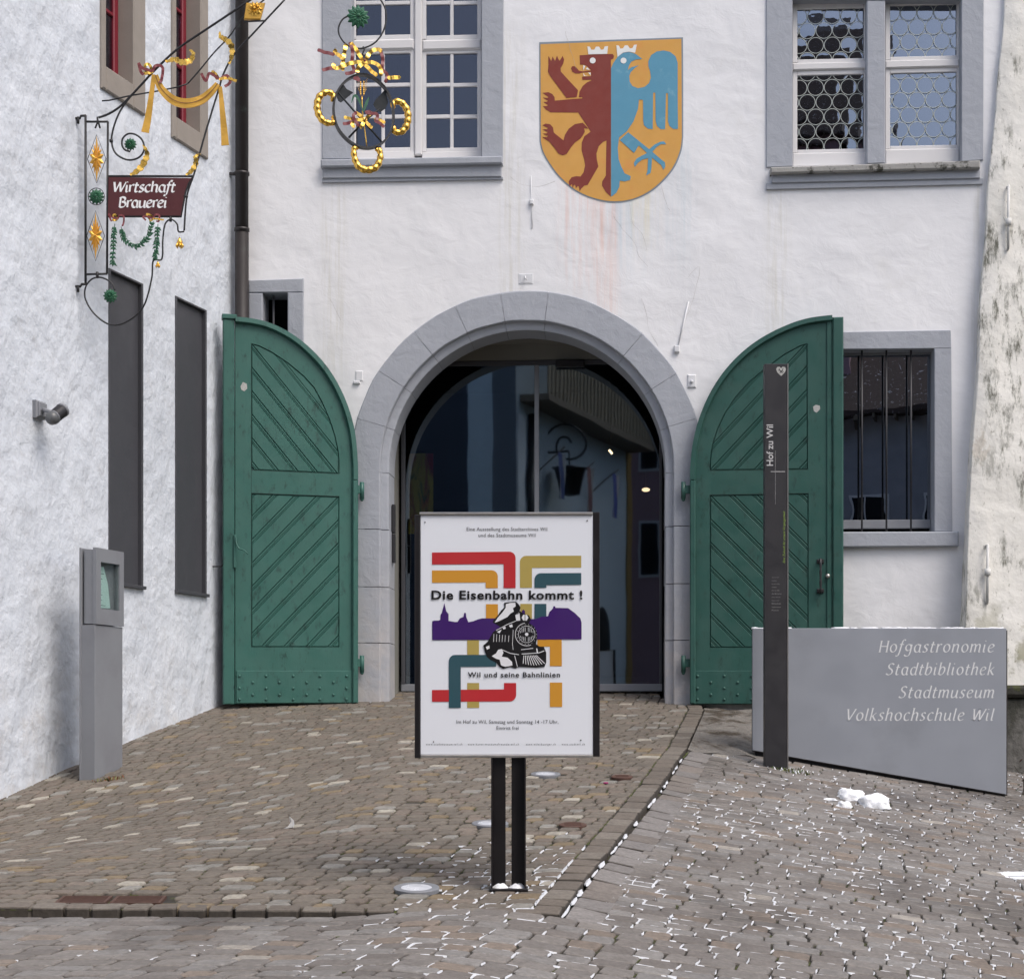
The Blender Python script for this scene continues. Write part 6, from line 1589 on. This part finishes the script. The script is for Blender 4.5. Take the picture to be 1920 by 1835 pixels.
# ------------------------------------------------------------------ inside the hall
def DP(px, py, d): return FW.pt(px, py, -d)
a = DP(766, 850, 1.06); b_ = DP(812, 1000, 1.06)
t = NT('abstract oil paint'); c_ = t.mix(t.ramp(t.noise(2.2, 5, .6, .8, sc=(3, 1, .8)), .35, .6), (.60, .02, .02), (.95, .62, .03)); c_ = t.mix(t.ramp(t.noise(3, 4, .6, .9, off=5, sc=(3, 1, .7)), .52, .7), c_, (.08, .20, .03)); t.fin(c_, .5); 
m = M(); m.box(a[0], b_[0], 1.06, 1.09, b_[1], a[1]); o = m.obj('painting', t.m); o.matrix_world = FW.m; tagm(o, 'tall abstract red and yellow painting behind the glass at the left of the gate', 'painting')
for i, (px, py, d, s_) in enumerate(((1145, 847, 2.6, .03), (1211, 918, 3.0, .045))):
    p = DP(px, py, d); L_ = thing('hall_lamp', 'small lit warm lamp behind the gate glass, the upper one' if i == 0 else 'small lit bowl lamp behind the gate glass, nearer the right jamb', 'lamp', FW.m @ Matrix.Translation((p[0], d, p[1])))
    m = M()
    if i == 0: m.box(-.03, .03, -.012, .012, -.012, .012); o = m.obj('lit_tube', emit('warm lamp light', (1, .62, .3), 9), L_); o.rotation_euler = (0, radians(50), 0)
    else: m.ball((0, 0, 0), .05, 12, sc=(1, 1, .5)); o = m.obj('lit_bowl', emit('warm bowl light', (1, .6, .3), 5), L_)
    m = M(); m.tube([(0, 0, .03), (0, 0, 1.1)], .004, 6); m.obj('cord', IR, L_)

# ------------------------------------------------------------------ houses across the square, seen only as reflections
def house(name, label, p0, p1, h, depth, wallm, roofm, eave=.5, rh=2.4, wins=(), gal=None):
    dx, dy = p1[0]-p0[0], p1[1]-p0[1]; L_ = hypot(dx, dy); hp_ = PL(p0, atan2(dy, dx), -2.2); t = thing(name, label, 'building', hp_.m)
    H_ = h+2.2
    # local y>0 is behind the wall
    m = M(); m.box(0, L_, 0, depth, 0, H_); m.obj('wall', wallm, t)
    m = M(); m.add([(-.3, -eave, H_-.15), (L_+.3, -eave, H_-.15), (L_+.3, depth/2, H_+rh), (-.3, depth/2, H_+rh), (-.3, depth+eave, H_-.15), (L_+.3, depth+eave, H_-.15), (-.3, -eave, H_-.3), (L_+.3, -eave, H_-.3)], [(0, 1, 2, 3), (3, 2, 5, 4), (0, 6, 7, 1)]); m.obj('roof', roofm, t)
    m = M(); m.add([(-.3, -eave, H_-.3), (L_+.3, -eave, H_-.3), (L_+.3, .0, H_-.2), (-.3, .0, H_-.2)], [(0, 1, 2, 3)]); m.obj('eave_boards', MAT['timber'], t)
    for (x_, z_, w_, hh) in wins:
        f_ = M(); f_.box(x_, x_+w_, -.04, .001, z_+2.2, z_+hh+2.2, b=.01); fo = f_.obj('window', MAT['sashw'], t)
        g_ = M(); g_.box(x_+.07, x_+w_/2-.03, -.05, -.041, z_+2.28, z_+hh+2.12); g_.box(x_+w_/2+.03, x_+w_-.07, -.05, -.041, z_+2.28, z_+hh+2.12); g_.obj('pane', MAT['black0'], fo)
    return t, hp_, L_
MAT['timber'] = pm('dark weathered timber', (.20, .16, .12), .8, .3, 8); MAT['roof'] = pm('brown roof tiles', (.07, .045, .035), .85, .3, 12, c2=(.5, .5, .52), lo=.6, hi=.66)
wpale = pm('pale blue grey render', (.56, .63, .68), .9, .06, 2); wpink = pm('pink render', (.42, .26, .28), .9, .06, 2); wtan = pm('tan render', (.30, .25, .20), .9, .1, 2); wdk = pm('dark slate hung wall', (.33, .325, .35), .8, .25, 2)
# note: facing direction: local -y must point to the gate, so walls run from right to left as seen from the gate

# gallery house: its street wall runs obliquely towards the gate
h1p = PL((-2.4, -1.5), atan2(-8.0, 2.0), -2.2)     # local +x runs away from the gate; local y>0 lies towards +X side?
def obl(name, label, P0, P1, h, thick, wallm):
    """house whose visible wall runs P0->P1; body lies on the far side from the x=+10,y=18 viewer"""
    dx, dy = P1[0]-P0[0], P1[1]-P0[1]; L_ = hypot(dx, dy); P = PL(P0, atan2(dy, dx), -2.2); t = thing(name, label, 'building', P.m)
    n = Vector((P.v[0], P.v[1])); c = Vector((1.0-(P0[0]+P1[0])/2, 18-(P0[1]+P1[1])/2)); sg = -1 if n.dot(c) > 0 else 1   # body away from viewer
    return t, P, L_, sg
def obl_house(name, label, P0, P1, h, thick, wallm, roofm, rh, eave=.6, wins=(), snow=False):
    t, P, L_, sg = obl(name, label, P0, P1, h, thick, wallm); H_ = h+2.2
    m = M(); m.box(0, L_, 0, sg*thick, 0, H_); m.obj('wall', wallm, t)
    e = -sg*eave; d = sg*thick
    m = M(); m.add([(-.4, e, H_-.1), (L_+.4, e, H_-.1), (L_+.4, d/2, H_+rh), (-.4, d/2, H_+rh), (-.4, d-e, H_-.1), (L_+.4, d-e, H_-.1), (-.4, e, H_-.28), (L_+.4, e, H_-.28), (-.4, 0, H_-.28), (L_+.4, 0, H_-.28)], [(0, 1, 2, 3), (3, 2, 5, 4), (0, 6, 7, 1), (6, 8, 9, 7), (0, 3, 4), (1, 5, 2)]); fixn(m.obj('roof', roofm, t))
    m = M(); x = .1
    while x < L_: m.box(x, x+.09, e*.95, 0, H_-.42, H_-.285); x += .55
    m.obj('rafter_ends', MAT['timber'], t)
    for (x_, z_, w_, hh) in wins:
        y0, y1 = -sg*.05, 0
        f_ = M(); f_.box(x_, x_+w_, y0, y1, z_+2.2, z_+hh+2.2); fo = f_.obj('window', MAT['sashw'], t)
        g_ = M(); g_.box(x_+.07, x_+w_/2-.03, y0*1.3, y0*1.02, z_+2.28, z_+hh+2.12); g_.box(x_+w_/2+.03, x_+w_-.07, y0*1.3, y0*1.02, z_+2.28, z_+hh+2.12); g_.obj('pane', MAT['black0'], fo)
    return t, P, L_, sg
t1, P1_, L1, sg = obl_house('gallery_house', 'pale house with a timber gallery, seen mirrored in the gate glass', (-2.6, -1.5), (-.5, -10.0), 9.6, 5, wpale, MAT['roof'], 1.8)
g_ = M(); f_ = -sg
g_.box(.2, L1-.2, f_*.02, f_*.75, 7.45+2.2-.15, 7.45+2.2, 0); g_.obj('gallery_floor', MAT['timber'], t1)
x = .25
while x < L1-.3: 
    m = M(); m.box(x, x+.13, f_*.68, f_*.73, 9.66, 10.75); m.obj('gallery_board', pm('grey brown boards', (.26, .22, .16), .8, .2, 6) if False else MAT['timber2'] if 'timber2' in MAT else MAT.setdefault('timber2', pm('grey brown boards', (.30, .25, .18), .8, .3, 6)), t1); x += .26
m = M(); m.box(.2, L1-.2, f_*.66, f_*.76, 10.76, 10.86); m.obj('gallery_rail', MAT['timber'], t1)
# arched doorway as a flat near-black plate on the wall, and a yellow quoin
m = M(); ar = [(5.5, 0), (7.0, 0), (7.0, 4.2)]+[(6.25+.75*cos(radians(a)), 4.2+.9*sin(radians(a))) for a in range(10, 180, 14)]+[(5.5, 4.2)]; m.prism(ar, f_*.01, f_*.03); m.obj('doorway', MAT['black0'], t1)
m = M(); m.box(L1-.35, L1+.02, f_*.0, f_*.05, 0, 9.5); m.obj('corner_quoin', pm('ochre quoin', (.35, .22, .07), .8), t1)
# scroll bracket lantern on that wall
ln = thing('scroll_lantern', 'wrought iron scroll bracket lantern on the pale gallery house across the square', 'lantern', Matrix.Translation((-2.75, -3.6, 6.3)) @ Matrix.Rotation(radians(0), 4, 'Z'))
m = M()
def spir(cx_, cz_, r0, r1, a0, a1, n=40): return [(cx_+(r0+(r1-r0)*i/n)*cos(radians(a0+(a1-a0)*i/n)), 0, cz_+(r0+(r1-r0)*i/n)*sin(radians(a0+(a1-a0)*i/n))) for i in range(n+1)]
m.tube(spir(1.15, .25, .62, .12, 200, -330), .03, 8); m.tube(cat([(-.55, 0, .8), (-.45, 0, .5), (0, 0, .25), (.6, 0, .1), (1.2, 0, .12)], 5), .03, 8); m.tube(cat([(.58, 0, .1), (.45, 0, -.6), (.2, 0, -1.1), (0, 0, -1.25)], 5), .03, 8); m.tube(spir(-.1, -1.0, .38, .08, -80, 300), .028, 8)
m.obj('scroll_bracket', IR, ln)
m = M(); m.tube([(1.2, 0, -.25), (1.2, 0, -.33), (1.2, 0, -.34), (1.2, 0, -.95), (1.2, 0, -1.0)], [.12, .48, .40, .27, .08], 6); m.obj('lantern_body', MAT['iron'], ln)
m = M(); m.tube([(1.2, 0, .1), (1.2, 0, -.25)], .02, 6); m.obj('lantern_hanger', IR, ln)
obl_house('pink_house', 'pink rendered house with white windows beyond the gallery house', (-1.5, -14.5), (5.5, -13.8), 16.5, 6, wpink, MAT['roof'], 4.2, wins=[(x_, z_, 1.2, 1.7) for z_ in (4.2, 7.4, 10.8) for x_ in (1.0, 2.9, 4.3)])
obl_house('slate_house', 'dark slate hung house with snow on its roof opposite the barred window', (4.4, -13.0), (13.0, -11.0), 8.6, 6, wdk, MAT['roof'], 2.6, wins=[(x_, z_, 1.1, 1.4) for z_ in (1.5, 4.8) for x_ in (1.0, 3.2, 5.4)])
# pale corner pilaster and three flags on the gallery house, so that the gate glass has something to mirror
m = M(); m.box(.0, .45, f_*.0, f_*.06, 0, 9.2); m.obj('corner_quoin', pm('white quoin', (.75, .78, .80), .9), t1)
m = M(); m.tube([(.75, f_*.1, 0), (.75, f_*.1, 9.3)], .09, 10); m.obj('rainwater_pipe', MAT['pipe'], t1)
for i, (x_, z_, cs) in enumerate(((1.2, 6.6, ((.10, .13, .30), (.4, .4, .4))), (3.2, 6.5, ((.30, .14, .13), (.4, .4, .4))), (5.2, 6.6, ((.1, .12, .4), (.55, .5, .5))))):
    fl = thing('flag', ('blue and white flag', 'red and white flag', 'dark blue and white flag')[i]+' hanging on the gallery house across the square', 'flag', P1_.m @ Matrix.Translation((x_, f_*.5, z_+1.2)))
    m = M(); m.tube([(0, -f_*.5, .1), (0, f_*.3, .75)], .02, 6); m.obj('flag_pole', MAT['timber'], fl)
    for k in range(4):
        m = M(); n = 6; x0_ = -.22+k*.11
        m.add([(x0_+.11*a, f_*.2+.04*sin(k*2+a*2+j*.4), .6-j*.22) for j in range(n) for a in (0, 1)], [(2*j, 2*j+1, 2*j+3, 2*j+2) for j in range(n-1)], 0, True)
        m.obj('flag_stripe', pm('flag cloth', cs[k % 2], .8), fl)
t2, P2_, L2, sg2 = obl_house('corner_house', 'dark blue grey house with one white corner strip left of the gallery house', (-9.5, -6.5), (-2.9, -5.4), 11.0, 4, pm('dark blue grey render', (.12, .16, .20), .9, .06, 2), MAT['roof'], 2.0)
m = M(); s_ = L2-1.5; m.box(s_, s_+.75, -sg2*.0, -sg2*.06, 0, 10.6); m.obj('corner_strip', pm('pale blue strip', (.62, .74, .84), .9), t2)
# the end wall of the gallery house, with a pale strip between dark ones
for (a_, b__, mt) in ((.0, .55, pm('dark navy render', (.14, .17, .21), .9)), (.55, 1.15, pm('pale blue strip paint', (.5, .62, .72), .9)), (1.15, 5.0, pm('night blue render', (.045, .06, .09), .9))):
    m = M(); m.box(-.06, -.001, sg*a_, sg*b__, 0, 11.6); m.obj('end_wall_panel', mt, t1)
